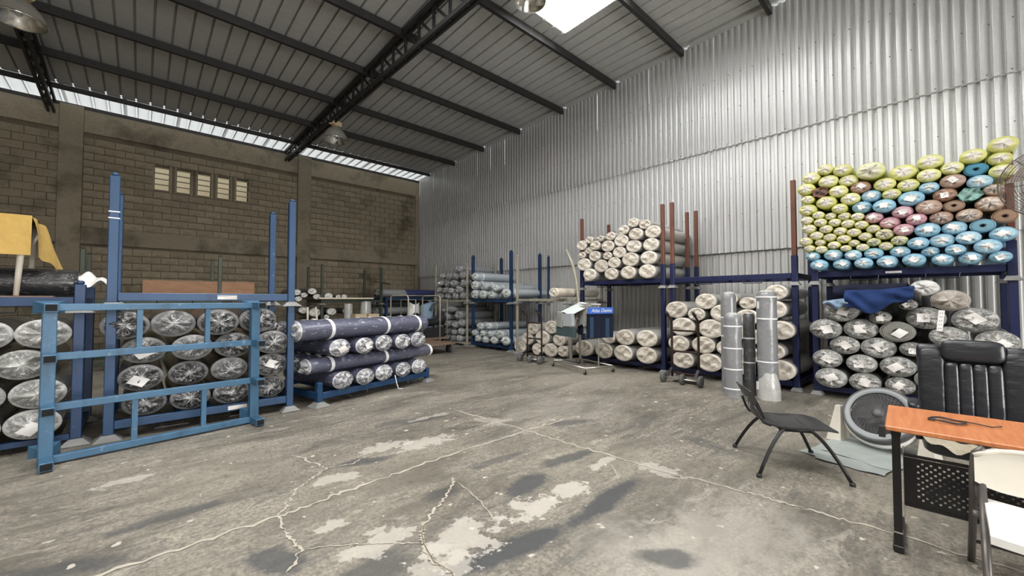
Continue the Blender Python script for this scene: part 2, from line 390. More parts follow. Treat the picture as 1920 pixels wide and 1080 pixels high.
strip('floor_crack', [(1.98, 2.87), (1.9, 2.77), (1.75, 2.64), (1.6, 2.54), (1.42, 2.40), (1.35, 2.32), (1.31, 2.23), (1.26, 2.03), (1.29, 1.88), (1.22, 1.75)], .026, floor, .004, 11, .9)
strip('floor_crack', [(.74, 2.67), (.96, 2.53), (1.12, 2.4), (1.30, 2.23)], .014, floor, .004, 11, .9)
strip('floor_crack', [(1.95, 2.77), (1.89, 2.40), (1.79, 2.10)], .012, floor, .004, 11, .9)
strip('floor_crack', [(3.19, 2.13), (3.08, 2.0), (2.96, 1.90)], .014, floor, .004, 11, .9)
dk = MB()
for pts in ([(1.42, 2.40), (1.35, 2.31), (1.31, 2.22), (1.265, 2.03), (1.29, 1.88), (1.22, 1.76)],):
    for a, b in zip(pts[:-1], pts[1:]): dk.bar((*a, .0045), (*b, .0045), .006, .002)
link('crack_gap', dk.mesh('crack_gap', M['mortar']), floor)

# --- brick back wall
wb = MB()
def wbox(x0, x1, z0, z1, y0=YB, y1=YB + .2, m=0): wb.box(((x0 + x1) / 2, (y0 + y1) / 2, (z0 + z1) / 2), (x1 - x0, y1 - y0, z1 - z0), mi=m)
VENTS = [(.27 + .53 * i, .27 + .53 * i + .34) for i in range(5)]; VZ0, VZ1 = 4.93, 5.68
wbox(XL, XM + .15, 0, VZ0); wbox(XL, XM + .15, VZ1, 7.0); wbox(XL, VENTS[0][0], VZ0, VZ1); wbox(VENTS[4][1], XM + .15, VZ0, VZ1)
for i in range(4): wbox(VENTS[i][1], VENTS[i + 1][0], VZ0, VZ1)
wall_back = wb.build('wall_back', M['mortar']); tag(wall_back, 'grey-brown concrete block back wall with cast beams and columns', kind='structure')
COLX = [(-7.35, -6.9), (-1.74, -1.27), (4.31, 4.77), (9.28, 9.47)]
for x0, x1 in COLX:
    d = .13 if x1 < 9 else .07
    MB().box(((x0 + x1) / 2, YB - d / 2, 3.49), (x1 - x0, d, 6.98), ch=.012).build('concrete_column', M['concrete'], wall_back)
edges = [XL] + [v for c in COLX for v in c]
bays = [(XL, -7.35), (-6.9, -1.74), (-1.27, 4.31), (4.77, 9.28)]
for x0, x1 in bays:
    MB().box(((x0 + x1) / 2, YB - .05, 3.33), (x1 - x0, .10, .48), ch=.01).build('concrete_beam', M['concrete'], wall_back)
    MB().box(((x0 + x1) / 2, YB - .04, 6.63), (x1 - x0, .08, .70), ch=.01).build('concrete_beam', M['concrete'], wall_back)
M['louvre'] = simple('cream_louvre', (.40, .34, .24), .9, 0, .2, 6); M['outside'] = simple('cream_render', (.80, .69, .48), .9, 0, .1, 3)
blocks = []; rb = random.Random(3)
BL, BH, J = .432, .2155, .016
for x0, x1 in bays[1:]:
    for z0, z1 in ((.02, 3.04), (3.58, 6.27)):
        n = int((z1 - z0 + .02) / BH)
        for r in range(n):
            z = z0 + r * BH; x = x0 + .01 - (BL / 2 if r % 2 else 0)
            while x < x1 - .03:
                a, b = max(x, x0 + .01), min(x + BL - J, x1 - .01)
                if b - a > .06 and not (z + BH > VZ0 and z < VZ1 and b > VENTS[0][0] - .02 and a < VENTS[4][1] + .02): blocks.append((a, b, z, z + BH - J))
                elif b - a > .06:
                    for (c, d) in ((a, min(b, VENTS[0][0] - .03)), (max(a, VENTS[4][1] + .03), b)):
                        if d - c > .05: blocks.append((c, d, z, z + BH - J))
                x += BL
blocks.sort(key=lambda q: -((q[2] > 1.75) * 100 - abs((q[0] + q[1]) / 2 - 2.5) + (q[0] > -3) * 50))
cache = {}; rest = MB()
for i, (a, b, z0, z1) in enumerate(blocks):
    if i < 300:
        key = round(b - a, 2)
        if key not in cache: cache[key] = MB().box((0, 0, 0), (key, .05, z1 - z0), ch=.006).mesh('concrete_block', M['block'])
        link('concrete_block', cache[key], wall_back, ((a + b) / 2, YB - .004 - rb.uniform(0, .008), (z0 + z1) / 2))
    else: rest.box(((a + b) / 2, YB - .004 - rb.uniform(0, .008), (z0 + z1) / 2), (b - a, .05, z1 - z0))
tag(rest.build('block_courses', M['block'], wall_back), kind='stuff')
for x0, x1 in VENTS:      # breeze openings with concrete louvres
    for k in range(5):
        z = VZ0 + .02 + (VZ1 - VZ0 - .04) * k / 4
        MB().box(((x0 + x1) / 2, YB + .10, z), (x1 - x0, .20, .026), RX(.16)).build('vent_louvre', M['louvre'], wall_back)
    for x in (x0 - .035, x1 + .035):
        MB().box((x, YB - .004, (VZ0 + VZ1) / 2), (.06, .05, VZ1 - VZ0 + .1), ch=.008).build('vent_jamb', M['concrete'], wall_back)

ow = MB().box((1.5, 18.6, 3.15), (7, .2, 6.3)).build('wall_outside', M['outside']); tag(ow, 'cream wall added outside to tint the light in the vents', kind='structure')  # added backdrop; its cream colour tints what shows through the vents
# --- corrugated metal wall (right)
def corr_sheet(y0, n, pitch, z0, z1, depth, rnd):
    mb = MB(); prof = []
    for i in range(n):
        b = i * pitch
        prof += [(b, 0), (b + pitch * .34, 0), (b + pitch * .42, depth * .08), (b + pitch * .46, depth * .9), (b + pitch * .52, depth), (b + pitch * .86, depth), (b + pitch * .94, depth * .92), (b + pitch * .97, depth * .1)]
    prof.append((n * pitch, 0))
    vs = []
    for (u, d) in prof: vs += [(d, y0 + u, z0), (d, y0 + u, z1(y0 + u) if callable(z1) else z1)]
    fs = [(2 * i, 2 * i + 1, 2 * i + 3, 2 * i + 2) for i in range(len(prof) - 1)]
    return mb.add(vs, fs)
wall_right = MB().box((XM + .16, (YF + YB) / 2, 3.2), (.04, YB - YF, 6.4)).build('wall_right', M['mortar'])
tag(wall_right, 'tall corrugated galvanised sheet wall in three lapped tiers', kind='structure')
rw = random.Random(5); PIT, NC = .132, 6; W6 = PIT * NC
y = -6.0; k = 0
while y < YB - .1:
    n = min(NC, max(1, int((YB - y) / PIT))); d = rw.uniform(-.004, .004)
    for nm, z0, z1, x, mt in (('wall_sheet', .02, 2.62, .05, 'wall_zinc_low'), ('wall_sheet', 2.54, 4.96, -.01, 'wall_zinc'), ('wall_sheet', 4.885, (lambda q: roof_z(q) - .02), -.045, 'wall_zinc')):
        link(nm, corr_sheet(y, n, PIT, z0, z1, .052, rw).mesh(nm, M[mt], 30), wall_right, (XM + x + d, 0, 0), (0, rw.uniform(-.0008, .0008), 0))
    y += n * PIT; k += 1
scr = MB()
for z in (3.35, 4.15, 4.93, 5.7, 6.45):
    for q in range(60):
        yy = -1 + q * .264 + rw.uniform(-.03, .03)
        if yy < 14: scr.box((XM - .02 - (.035 if z > 4.9 else 0), yy, z), (.016, .014, .012))
tag(scr.build('sheet_screws', M['screw'], wall_right), kind='stuff')
fl = MB()
for y0, y1 in zip([2.45, 4.3, 6.2, 8.05, 9.95, 11.9, 13.8], [4.0, 5.9, 7.75, 9.65, 11.6, 13.55, 15.5]):
    MB().box((XM - .12, (y0 + y1) / 2, roof_z((y0 + y1) / 2) - .04), (.16, y1 - y0, .05), RX(-SLOPE)).build('wall_flashing', M['roof_zinc'], wall_right)

# --- unseen sides of the hall, so daylight only enters where it would
wl = MB().box((XL - .1, (YF + YB) / 2, 3.9), (.2, YB - YF, 7.8)).build('wall_left', M['concrete']); tag(wl, 'concrete block side wall', kind='structure')
wf = MB()
zt = roof_z(YF)
wf.box(((XL - 1.5) / 2, YF - .1, zt / 2), (-1.5 - XL, .2, zt)); wf.box(((4.5 + XM) / 2, YF - .1, zt / 2), (XM - 4.5, .2, zt)); wf.box((1.5, YF - .1, (4.5 + zt) / 2), (6, .2, zt - 4.5))
tag(wf.build('wall_front', M['concrete']), 'entrance wall with a wide open doorway', kind='structure')

# --- roof: sheets, skylights, purlins, lattice girders
ceiling = thing('ceiling', 'low-pitched grey sheet-metal roof on dark purlins and girders', None, (0, 0, 0)); tag(ceiling, kind='structure'); del ceiling['label']
tag(ceiling, 'low-pitched grey sheet-metal roof on dark purlins and girders')
RP = .305
def roof_sheet(x0, nrib, y0, y1, mat, name, dz=0.0):
    prof = []; dp = .045 if mat == 'eave_sheet' else .075
    for i in range(nrib):
        b = i * RP; prof += [(b, 0), (b + .232, 0), (b + .238, dp), (b + (.285 if dp < .06 else .272), dp)] + ([(b + .276, 0)] if dp > .06 else [])
    prof += [(nrib * RP, 0), (nrib * RP + .06, -.001)]; vs = []
    for u, h in prof: vs += [(x0 + u, y0, roof_z(y0) + h + dz), (x0 + u, y1, roof_z(y1) + h + dz)]
    fs = [(2 * i, 2 * i + 1, 2 * i + 3, 2 * i + 2) for i in range(len(prof) - 1)]
    mb = MB().add(vs, fs)
    if mat == 'eave_sheet':
        for i in range(nrib):
            for q in (1, 3): mb.m[min(4 * i + q, len(mb.m) - 1)] = 1
        return mb.build(name, [M[mat], M['roof_zinc']], ceiling)
    return mb.build(name, M[mat], ceiling)
x = XL + .015; EAVE = 15.62; i = 0
while x < XM - .05:
    n = 4 if x + 4 * RP < XM + .35 else max(1, int((XM + .2 - x) / RP)); xe = x + n * RP
    dz = .004 * (i % 2)
    sky = [s for s in SKYLIGHTS if s[0] < (x + xe) / 2 < s[1]]
    if sky:
        _, _, y0, y1 = sky[0]
        roof_sheet(x, n, y1 - .05, EAVE + .05, 'roof_zinc', 'roof_sheet', dz + .006); roof_sheet(x, n, YF - .2, y0 + .05, 'roof_zinc', 'roof_sheet', dz + .006)
        roof_sheet(x, n, y0, y1, 'skylight', 'skylight_sheet', dz)
    else: roof_sheet(x, n, YF - .2, EAVE + .05, 'roof_zinc', 'roof_sheet', dz + .006)
    roof_sheet(x, n, EAVE, YB + .45, 'eave_sheet', 'eave_sheet', dz)
    x = xe; i += 1
PUR = [16.62, 15.65, 13.72, 11.8, 9.82, 7.92, 6.05, 4.18, 2.35, .5, -1.4, -3.3, -5.2, -7.1]
for j, y in enumerate(PUR):
    h = .10 if j == 0 else (.12 if j == 1 else .17)
    mb = MB(); zc = roof_z(y) - h / 2 - .012 - (.10 if j == 0 else 0)
    mb.box(((XL + XM) / 2, y, zc), (XM - XL - .1, .012, h)); mb.box(((XL + XM) / 2, y + .035, zc + h / 2 - .006), (XM - XL - .1, .07, .012)); mb.box(((XL + XM) / 2, y + .035, zc - h / 2 + .006), (XM - XL - .1, .07, .012))
    mb.build('roof_purlin', M['steel_dark'], ceiling)
for gx in (-1.67, 4.14):
    y0, y1 = 16.85, -8.8
    top = lambda y: roof_z(y) - .12; bot = lambda y: roof_z(y) - .50 - .026 * (YB - y)
    gxf = lambda y, g0=gx: g0 - .22 + .022 * (YB - y)
    gd = MB()
    for dx in (-.055, .055):
        gd.bar((gxf(y0 - .1) + dx, y0 - .15, top(y0 - .15)), (gxf(y1) + dx, y1, top(y1)), .05, .09); gd.bar((gxf(y0 - .1) + dx, y0 - .15, bot(y0 - .15) + .06), (gxf(y1) + dx, y1, bot(y1)), .05, .09)
    g_o = gd.build('lattice_girder', M['steel_dark'], ceiling)
    y = y0 - .2; k = 0
    while y > y1 + .6:
        MB().bar((gxf(y), y, bot(y) + .03), (gxf(y), y, top(y)), .055, .04, up=(0, 1, 0)).build('web_post', M['steel_dark'], g_o)
        MB().bar((gxf(y), y, top(y) - .02), (gxf(y - .55), y - .55, bot(y - .55) + .03), .05, .04, up=(1, 0, 0)).build('web_diagonal', M['steel_dark'], g_o)
        y -= .55; k += 1

# --- high bay lamps
def bay_lamp(loc, label, s=1.0):
    t = thing('high_bay_lamp', label, 'lamp', loc, 0, 'high bay lamps under the roof')
    out = [(.075, .40), (.10, .37), (.17, .32), (.25, .23), (.315, .12), (.345, .0), (.352, -.012)]
    inn = [(.352, -.012), (.338, .0), (.305, .12), (.24, .22), (.16, .31), (.05, .36)]
    MB().lathe([(r * s, h * s) for r, h in out], 40, cap0=False, cap1=False).build('lamp_shell', M['alu_out'], t, True)
    MB().lathe([(r * s, h * s) for r, h in inn], 40, cap0=False, cap1=True).build('reflector', M['alu'], t, True)
    MB().lathe([(.352 * s, -.02 * s), (.362 * s, -.01 * s), (.362 * s, .006 * s), (.352 * s, .012 * s)], 40, cap0=False, cap1=False).build('rim', M['alu'], t, True)
    MB().lathe([(.01 * s, .06 * s), (.055 * s, .10 * s), (.06 * s, .2 * s), (.03 * s, .33 * s)], 16).build('bulb', M['white_plastic'], t, True)
    MB().box((0, 0, .50 * s), (.34 * s, .2 * s, .15 * s), RZ(.5), ch=.02).build('ballast_box', M['ballast'], t)
    MB().lathe([(.05 * s, .38 * s), (.06 * s, .43 * s)], 14).build('neck', M['ballast'], t)
    MB().tube([(0, 0, .57 * s), (0, 0, .66 * s)], .015, 8).build('hook', M['steel_dark'], t)
    return t
bay_lamp((4.13, 12.15, 6.20), 'aluminium bell lamp hanging under the middle lattice girder', 1.0)
bay_lamp((-1.60, 10.55, 6.22), 'aluminium bell lamp in the upper left corner under the roof', .95)
bay_lamp((5.04, 4.98, 6.84), 'aluminium bell lamp beside the skylight, mostly cut off by the top edge', .78)

# ================================================================== ROLLS
def end_mat(name, rim, mid, core, streak=.4, r0=.42, r1=.70, rough=.35, white=(.78, .77, .75), rings=0.0, sharp=.60, dirt_shade=None, coat=.2, ridge=0.0, bmp=.32):
    """face of a roll, in unit coordinates (radius 1 about y=0, z=1)"""
    g = G(name); o = g.xyz(g.obj()); y = o[1]; z = g.m('SUBTRACT', o[2], 1.0); rnd = g.rnd()
    r = g.m('SQRT', g.m('ADD', g.m('MULTIPLY', y, y), g.m('MULTIPLY', z, z))); a = g.m('ARCTAN2', z, y)
    sh = g.m('MULTIPLY', rnd, 60.0)
    crum = g.noise(g.comb(g.m('ADD', y, sh), z, sh), 2.6, 5, .7, 1.2)
    rad = g.noise(g.comb(g.m('ADD', g.m('MULTIPLY', a, 1.7), g.m('MULTIPLY', crum, 1.3)), g.m('MULTIPLY', r, 1.6), sh), 1.9, 5, .68, .9)
    rr = g.m('ADD', r, g.m('MULTIPLY', g.m('SUBTRACT', crum, .5), .55))
    c = g.mix(g.ramp(rr, (r0, 0.0), (r0 + .16, 1.0)), core, mid)
    c = g.mix(g.ramp(g.m('ADD', r, g.m('MULTIPLY', g.m('SUBTRACT', rad, .5), .22)), (r1, 0.0), (r1 + .1, 1.0)), c, rim)
    if rings:
        rg = g.m('FRACT', g.m('ADD', g.m('MULTIPLY', r, 9.0), g.m('MULTIPLY', a, .16))); c = g.mix(g.m('MULTIPLY', g.ramp(rg, (.30, 1.0), (.48, 0.0)), rings), c, tuple(x * .35 for x in mid))
    if dirt_shade: c = g.mix(g.ramp(crum, (.30, .85), (.47, 0.0)), c, dirt_shade)  # darker tone painted into crumple hollows: shadow as well as dirt
    s = g.ramp(rad, (sharp - .06, 0.0), (sharp + .03, 1.0)); s2 = g.ramp(crum, (sharp + .0, 0.0), (sharp + .07, 1.0))
    s = g.m('MAXIMUM', g.m('MULTIPLY', s, g.ramp(r, (.06, .6), (.3, 1.0), (.82, .9), (.97, .15))), g.m('MULTIPLY', s2, .8))
    c = g.mix(g.m('MULTIPLY', s, streak), c, white)  # white streaks: plastic creases together with painted highlights
    if ridge:
        n1 = g.noise(g.comb(g.m('ADD', g.m('MULTIPLY', a, 1.5), g.m('MULTIPLY', crum, .9)), g.m('MULTIPLY', r, .7), sh), 2.2, 3, .55, .35)
        l1 = g.ramp(g.m('ABSOLUTE', g.m('SUBTRACT', n1, .5)), (.006, 1.0), (.032, 0.0)); l1 = g.m('MULTIPLY', l1, g.ramp(r, (.05, 1.0), (.55, .9), (.80, .25), (.95, .05)))
        l1 = g.m('MULTIPLY', l1, g.ramp(crum, (.38, .15), (.55, 1.0))); kn = g.m('MULTIPLY', g.ramp(g.m('ADD', r, g.m('MULTIPLY', g.m('SUBTRACT', rad, .5), .5)), (.10, 1.0), (.26, 0.0)), .8)
        c = g.mix(g.m('MULTIPLY', g.m('MAXIMUM', l1, kn), ridge), c, white)
    hv = g.m('SUBTRACT', g.m('MULTIPLY', rnd, .3), .15)
    c = g.mix(g.m('ABSOLUTE', hv), c, g.mix(g.m('GREATER_THAN', hv, 0.0), (.05, .05, .05), (.8, .8, .78)))
    g.base(c).set(rough, 0, .5, coat); g.bump(g.m('ADD', g.m('MULTIPLY', crum, 1.0), rad), bmp, .10); return g.mat
YEL, BLU = (.62, .66, .12), (.20, .47, .66)
EM = {
 'B': end_mat('blue_wrap_end', (.19, .42, .57), (.28, .50, .62), (.76, .74, .71), .45, .34, .72, .3),
 'Y': end_mat('yellow_wrap_end', (.60, .60, .17), (.63, .62, .26), (.74, .70, .63), .25, .46, .72, .4, (.78, .76, .6)),
 'S': end_mat('small_yellow_wrap_end', (.60, .60, .19), (.67, .63, .38), (.72, .66, .58), .18, .55, .74, .4, (.78, .74, .62)),
 'C': end_mat('pale_yellow_bag_end', (.58, .60, .20), (.64, .64, .38), (.66, .64, .52), .55, .5, .85, .25, (.82, .82, .72)),
 'P': end_mat('pink_wrap_end', (.45, .21, .26), (.52, .29, .33), (.72, .62, .61), .35, .35, .75, .35),
 'R': end_mat('brown_wrap_end', (.28, .145, .085), (.33, .19, .13), (.62, .54, .48), .25, .30, .72, .45),
 'W': end_mat('pinkish_brown_wrap_end', (.36, .21, .15), (.45, .30, .24), (.66, .58, .52), .4, .4, .75, .35),
 'N': end_mat('tan_bag_end', (.40, .27, .18), (.52, .40, .31), (.66, .59, .52), .45, .5, .78, .3),
 'O': end_mat('brown_spiral_end', (.27, .15, .075), (.31, .175, .09), (.25, .14, .07), .04, .2, .9, .75, rings=.75, coat=0),
 'T': end_mat('turquoise_spiral_end', (.06, .27, .40), (.075, .31, .44), (.06, .25, .36), .05, .2, .9, .7, rings=.6, coat=0),
 'G': end_mat('teal_spiral_end', (.10, .30, .27), (.20, .42, .37), (.25, .45, .40), .2, .3, .85, .5, rings=.5),
 'Q': end_mat('rust_torn_end', (.22, .07, .03), (.13, .05, .03), (.05, .02, .015), .1, .3, .7, .6),
 'I': end_mat('cream_cloth_end', (.74, .68, .59), (.67, .61, .52), (.64, .57, .48), .5, .3, .80, .5, (.80, .76, .70), sharp=.57, dirt_shade=(.40, .35, .285), coat=.05),
 'D': end_mat('grey_roll_under_film', (.31, .31, .29), (.20, .20, .185), (.54, .50, .46), .7, .33, .85, .2, (.78, .77, .75), rings=.45, sharp=.575, dirt_shade=(.10, .10, .09), coat=.4, ridge=.9),
 'E': end_mat('grey_spiral_end', (.24, .235, .21), (.28, .275, .24), (.10, .10, .09), .1, .14, .9, .6, rings=.8, coat=.1),
 'X': end_mat('white_bag_end', (.62, .61, .60), (.66, .65, .64), (.74, .73, .72), .7, .4, .9, .25, coat=.4),
 'K': end_mat('tan_bag_spiral_end', (.42, .36, .30), (.36, .31, .26), (.55, .48, .42), .5, .35, .85, .3, rings=.5, coat=.3),
 'H': end_mat('grey_film_end', (.22, .225, .23), (.20, .205, .21), (.44, .44, .44), .65, .25, .85, .2, (.66, .67, .68), rings=.3, sharp=.58, dirt_shade=(.08, .08, .08), coat=.5, ridge=.6),
 'L': end_mat('blue_grey_film_end', (.44, .47, .46), (.36, .40, .40), (.46, .49, .48), .75, .25, .85, .2, (.72, .76, .74), sharp=.53, dirt_shade=(.14, .16, .16), coat=.5),
 'Z': end_mat('black_film_end', (.20, .20, .20), (.022, .022, .023), (.04, .04, .04), .55, .25, .78, .13, (.70, .70, .70), sharp=.64, coat=.25, ridge=.95, bmp=.22),  # grey rim paints the lit edge of the stretched film
 'V': end_mat('clear_bag_end', (.46, .46, .44), (.15, .15, .14), (.36, .36, .34), .55, .3, .80, .15, (.78, .78, .76), sharp=.58, dirt_shade=(.16, .16, .15), coat=.3, ridge=.95),
 'F': end_mat('white_and_black_end', (.06, .06, .06), (.62, .61, .58), (.78, .77, .74), .6, .55, .80, .35, dirt_shade=(.05, .05, .05)),
 'A': end_mat('navy_roll_bag_end', (.66, .67, .66), (.15, .15, .175), (.22, .22, .24), .85, .25, .88, .13, (.82, .83, .82), sharp=.57, dirt_shade=(.03, .03, .04), coat=.7, ridge=.8),
}
def body(name, c, streak=0.0, rough=.5, coat=.1): return film(name, c, streak, rough, (9, 3.2, 3.2))
BM = {'B': body('blue_wrap', (.19, .44, .62), .25, .35), 'Y': body('yellow_wrap', (.56, .60, .14), .2, .4), 'P': body('pink_wrap', (.48, .25, .30), .2, .4), 'R': body('brown_wrap', (.28, .16, .10), .1, .5),
      'T': body('turquoise_foam', (.06, .27, .40), 0, .8), 'G': body('teal_foam', (.10, .30, .27), 0, .7), 'I': body('grey_film_on_cream', (.39, .38, .36), .14, .38), 'D': body('grey_film', (.24, .24, .22), .35, .25),
      'I2': body('cream_cloth_body', (.60, .54, .45), .15, .5),
      'X': body('white_film', (.62, .62, .60), .4, .3), 'H': body('mid_grey_film', (.27, .28, .29), .2, .3), 'L': body('blue_grey_film', (.40, .45, .49), .3, .28), 'Z': body('black_film', (.028, .028, .03), .25, .2),
      'V': body('smoky_clear_film', (.12, .12, .12), .4, .2), 'F': body('dark_film', (.06, .06, .06), .3, .3), 'A': body('navy_film', (.085, .090, .135), .6, .2)}
BODY_OF = dict(S='Y', C='Y', W='R', N='R', O='R', Q='R', E='D', K='X')
DESC = dict(B='blue plastic-wrapped roll', Y='yellow wrapped roll', S='small yellow roll', C='clear-bagged yellow roll', P='pink wrapped roll', R='brown wrapped roll', W='pinkish brown roll', N='tan bagged roll',
            O='unwrapped brown spiral roll', T='unwrapped turquoise roll', G='ragged teal green roll', Q='torn rust-red wrapping roll', I='cream-ended fabric roll', D='clear-wrapped grey roll', E='unwrapped grey spiral roll',
            X='white film-wrapped roll', K='tan roll in crumpled film', H='grey film-wrapped roll', L='blue-grey film-wrapped roll', Z='black film-wrapped roll', V='clear-bagged dark roll', F='white-ended dark roll', A='navy roll end in clear film')
def make_body(L, seed, lump):
    r = random.Random(seed); prof = [(.0, .86), (.012, .95), (.05, 1.0)] + [(L * t, 1.0) for t in (.18, .36, .54, .72, .9)] + [(L - .03, .98), (L, .86)]
    n = 22; vs = []; ph = [r.uniform(0, 6.28) for _ in range(6)]
    for i, (x, q) in enumerate(prof):
        for k in range(n):
            a = 2 * pi * k / n
            e = 1 - lump + lump * .5 * (sin(2 * a + ph[0] + x) + .7 * sin(3 * a + ph[1] - 2 * x))
            vs.append((x, q * e * cos(a), 1 + q * e * sin(a)))
    fs = [(i * n + k, (i + 1) * n + k, (i + 1) * n + (k + 1) % n, i * n + (k + 1) % n) for i in range(len(prof) - 1) for k in range(n)]
    fs.append(tuple((len(prof) - 1) * n + k for k in range(n)))
    return MB().add(vs, fs)
def make_end(kind, seed, depth):
    """crumpled cap at x<=0"""
    r = random.Random(seed); n, nr = 30, 8; ph = [r.uniform(0, 6.28) for _ in range(12)]; vs = []
    for i in range(nr + 1):
        q = (i / nr)
        for k in range(n):
            a = 2 * pi * k / n; ca, sa = cos(a), sin(a)
            f = (sin(5 * a + ph[0] + 2 * q) + .8 * sin(8 * a + ph[1] - 3 * q) + .6 * sin(13 * a + ph[2]))
            cr = sin(4 * q * ca + ph[3]) * sin(5 * q * sa + ph[4]) + .6 * sin(9 * q * ca + 6 * q * sa + ph[5])
            rad = q * .965
            if kind == 'pleat':
                x = -depth * (1 - q ** 3) - .010 * f * q * (1 - q) * 4 * .8 - .010 * cr * (1 - q * q) - (.018 * (1 - q / .25) if q < .25 else 0)
            elif kind == 'crumple':
                x = -depth * .5 * (1 - q ** 5) + .022 * cr * (1 - q ** 4) - .007 * f * q * (1 - q) * 3 + (.016 if q < .78 else 0)
            elif kind == 'spiral':
                x = -.012 * (1 - q) + (.035 if q < .13 else 0) + .006 * ((i % 2) * 2 - 1)
            elif kind == 'ragged':
                x = -.02 - .05 * q * q * (.5 + .5 * sin(4 * a + ph[6])) + .02 * cr; rad = q * (1.0 + .08 * sin(6 * a + ph[7]) + .05 * sin(11 * a + ph[8]))
            else:   # bag: gathered plastic that bulges
                x = -depth * (1 - q ** 2.5) - .022 * f * q * (1 - q) * 2.6 + .02 * cr * (1 - q ** 3) - r.uniform(0, .012) * (q < .9)
            if i == nr and kind != 'ragged': x = .012; rad = .985
            vs.append((x, rad * ca, 1 + rad * sa))
    fs = [(i * n + k, i * n + (k + 1) % n, (i + 1) * n + (k + 1) % n, (i + 1) * n + k) for i in range(nr) for k in range(n)]
    return MB().add(vs, fs)
EK = dict(B='pleat', Y='pleat', S='pleat', C='bag', P='pleat', R='pleat', W='bag', N='bag', O='spiral', T='spiral', G='ragged', Q='ragged', I='crumple', D='bag', E='spiral', X='bag', K='bag', H='bag', L='bag', Z='bag', V='bag', F='crumple', A='bag')
ED = dict(pleat=.035, crumple=.04, spiral=0, ragged=0, bag=.05)
NV = 4; MESH = {}
def get(key, fn):
    if key not in MESH: MESH[key] = fn()
    return MESH[key]
rr = random.Random(11)
def label_mesh(v, mat):
    q = random.Random(100 + v); w, h = (.78, .62) if v % 2 else (.62, .76); a = [-.2, .7, .1, -.75][v]
    def fn(s, t):
        y, z = (s - .5) * w, (t - .5) * h
        return (.018 * sin(3 * s + v) * sin(2.5 * t) - .0, y * cos(a) - z * sin(a), y * sin(a) + z * cos(a))
    mb = MB().grid(fn, 4, 3); n = len(mb.v)
    mb.add([(p[0] + .004, p[1], p[2]) for p in mb.v[:n]], [tuple(reversed(f)) for f in mb.f[:12]])
    return mb.mesh('paper_label', mat, True)
LABEL_P = dict(B=(.8, 'paper'), P=(.7, 'paper'), R=(.8, 'paper'), W=(.7, 'pink_label'), N=(.5, 'pink_label'), D=(.85, 'label'), E=(1, 'paper'), V=(.6, 'paper'), Z=(.2, 'paper'), K=(.4, 'pink_label'), H=(.12, 'paper'), A=(.55, 'label'), T=(0, 'paper'))
STRAP = {'L': (.22,), 'A': ()}
def make_roll(kind, loc, r, L, rz, label, group, name='fabric_roll', strap=None, lab=None, bodykind=None, flat=True):
    t = thing(name, label, 'fabric roll', loc, rz, group); t.scale = (1, r * (4 / 3 if flat else 1.1), r)
    v = rr.randrange(NV); bk = bodykind or BODY_OF.get(kind, kind); ek = EK[kind]
    bm = get(('b', L, v, bk), lambda: make_body(L, v, .02 if bk in 'IDHLVA' else .012).mesh('roll_body', BM[bk], 50))
    link('roll_body', bm, t)
    em = get(('e', ek, v, kind), lambda: make_end(ek, 20 + v, ED[ek]).mesh('end_wrap', EM[kind], True))
    link('end_wrap', em, t)
    if kind in 'TOE':
        cm = get('core', lambda: MB().lathe([(.10, .0), (.145, .0), (.145, .16), (.10, .16)], 18, Matrix.Translation((-.022, 0, 1)) @ Matrix.Rotation(pi / 2, 4, 'Y'), cap0=False, cap1=False).mesh('core_tube', M['hole'], True))
        link('core_tube', cm, t)
    p, lm = LABEL_P.get(kind, (0, None))
    if lm and (rr.random() < p if lab is None else lab):
        lv = rr.randrange(4); me = get(('l', lv, lm), lambda: label_mesh(lv, M[lm]))
        d = ED[ek] + (.02 if ek == 'bag' else .012)
        o = link('paper_label', me, t, (-d - .012, rr.uniform(-.18, .18), 1 + rr.uniform(-.2, .15)), (rr.uniform(-.3, .3), 0, 0))
    for x in (strap if strap is not None else STRAP.get(kind, ())):
        sm = get('strap', lambda: MB().lathe([(1.012, 0), (1.03, .004), (1.03, .05), (1.012, .054)], 26, Matrix.Translation((0, 0, 1)) @ Matrix.Rotation(pi / 2, 4, 'Y'), cap0=False, cap1=False).mesh('strap', M['strap'], True))
        link('strap', sm, t, (x, 0, 0))
    return t
ORD = ['first', 'second', 'third', 'fourth', 'fifth', 'sixth', 'seventh', 'eighth', 'ninth', 'tenth']
PLACE = {}   # stack -> (phrase, group, maker)
def STACK(stack, L, rows):
    phrase, group, fn = PLACE[stack]
    for row, txt in rows:
        its = [q.split(',') for q in txt.split()]; its = [(k, float(a), float(z), float(r)) for k, a, z, r in its]
        order = sorted(its, key=lambda q: q[1])
        for it in its:
            n = order.index(it); k, u, z, r = it
            if row == 'hidden': lab = 'clear-wrapped grey roll hidden behind the leather office chair, %s, %s' % (('upper', 'lower')[z < .45], ('left', 'right')[u > -.1])
            else: lab = '%s, %s from left in %s%s' % (DESC[k], ORD[n], row, phrase)
            loc, rz = fn(u, z - r); loc = list(loc)
            make_roll(k, loc, r, L, rz, lab, group if row != 'hidden' else 'grey rolls hidden behind the leather chair')
def right_plane(x, j=.03): return lambda u, z: ((x + rr.uniform(-j, j), -u, z), 0)
def back_plane(y, j=.03): return lambda u, z: ((u, y + rr.uniform(-j, j), z), pi / 2)
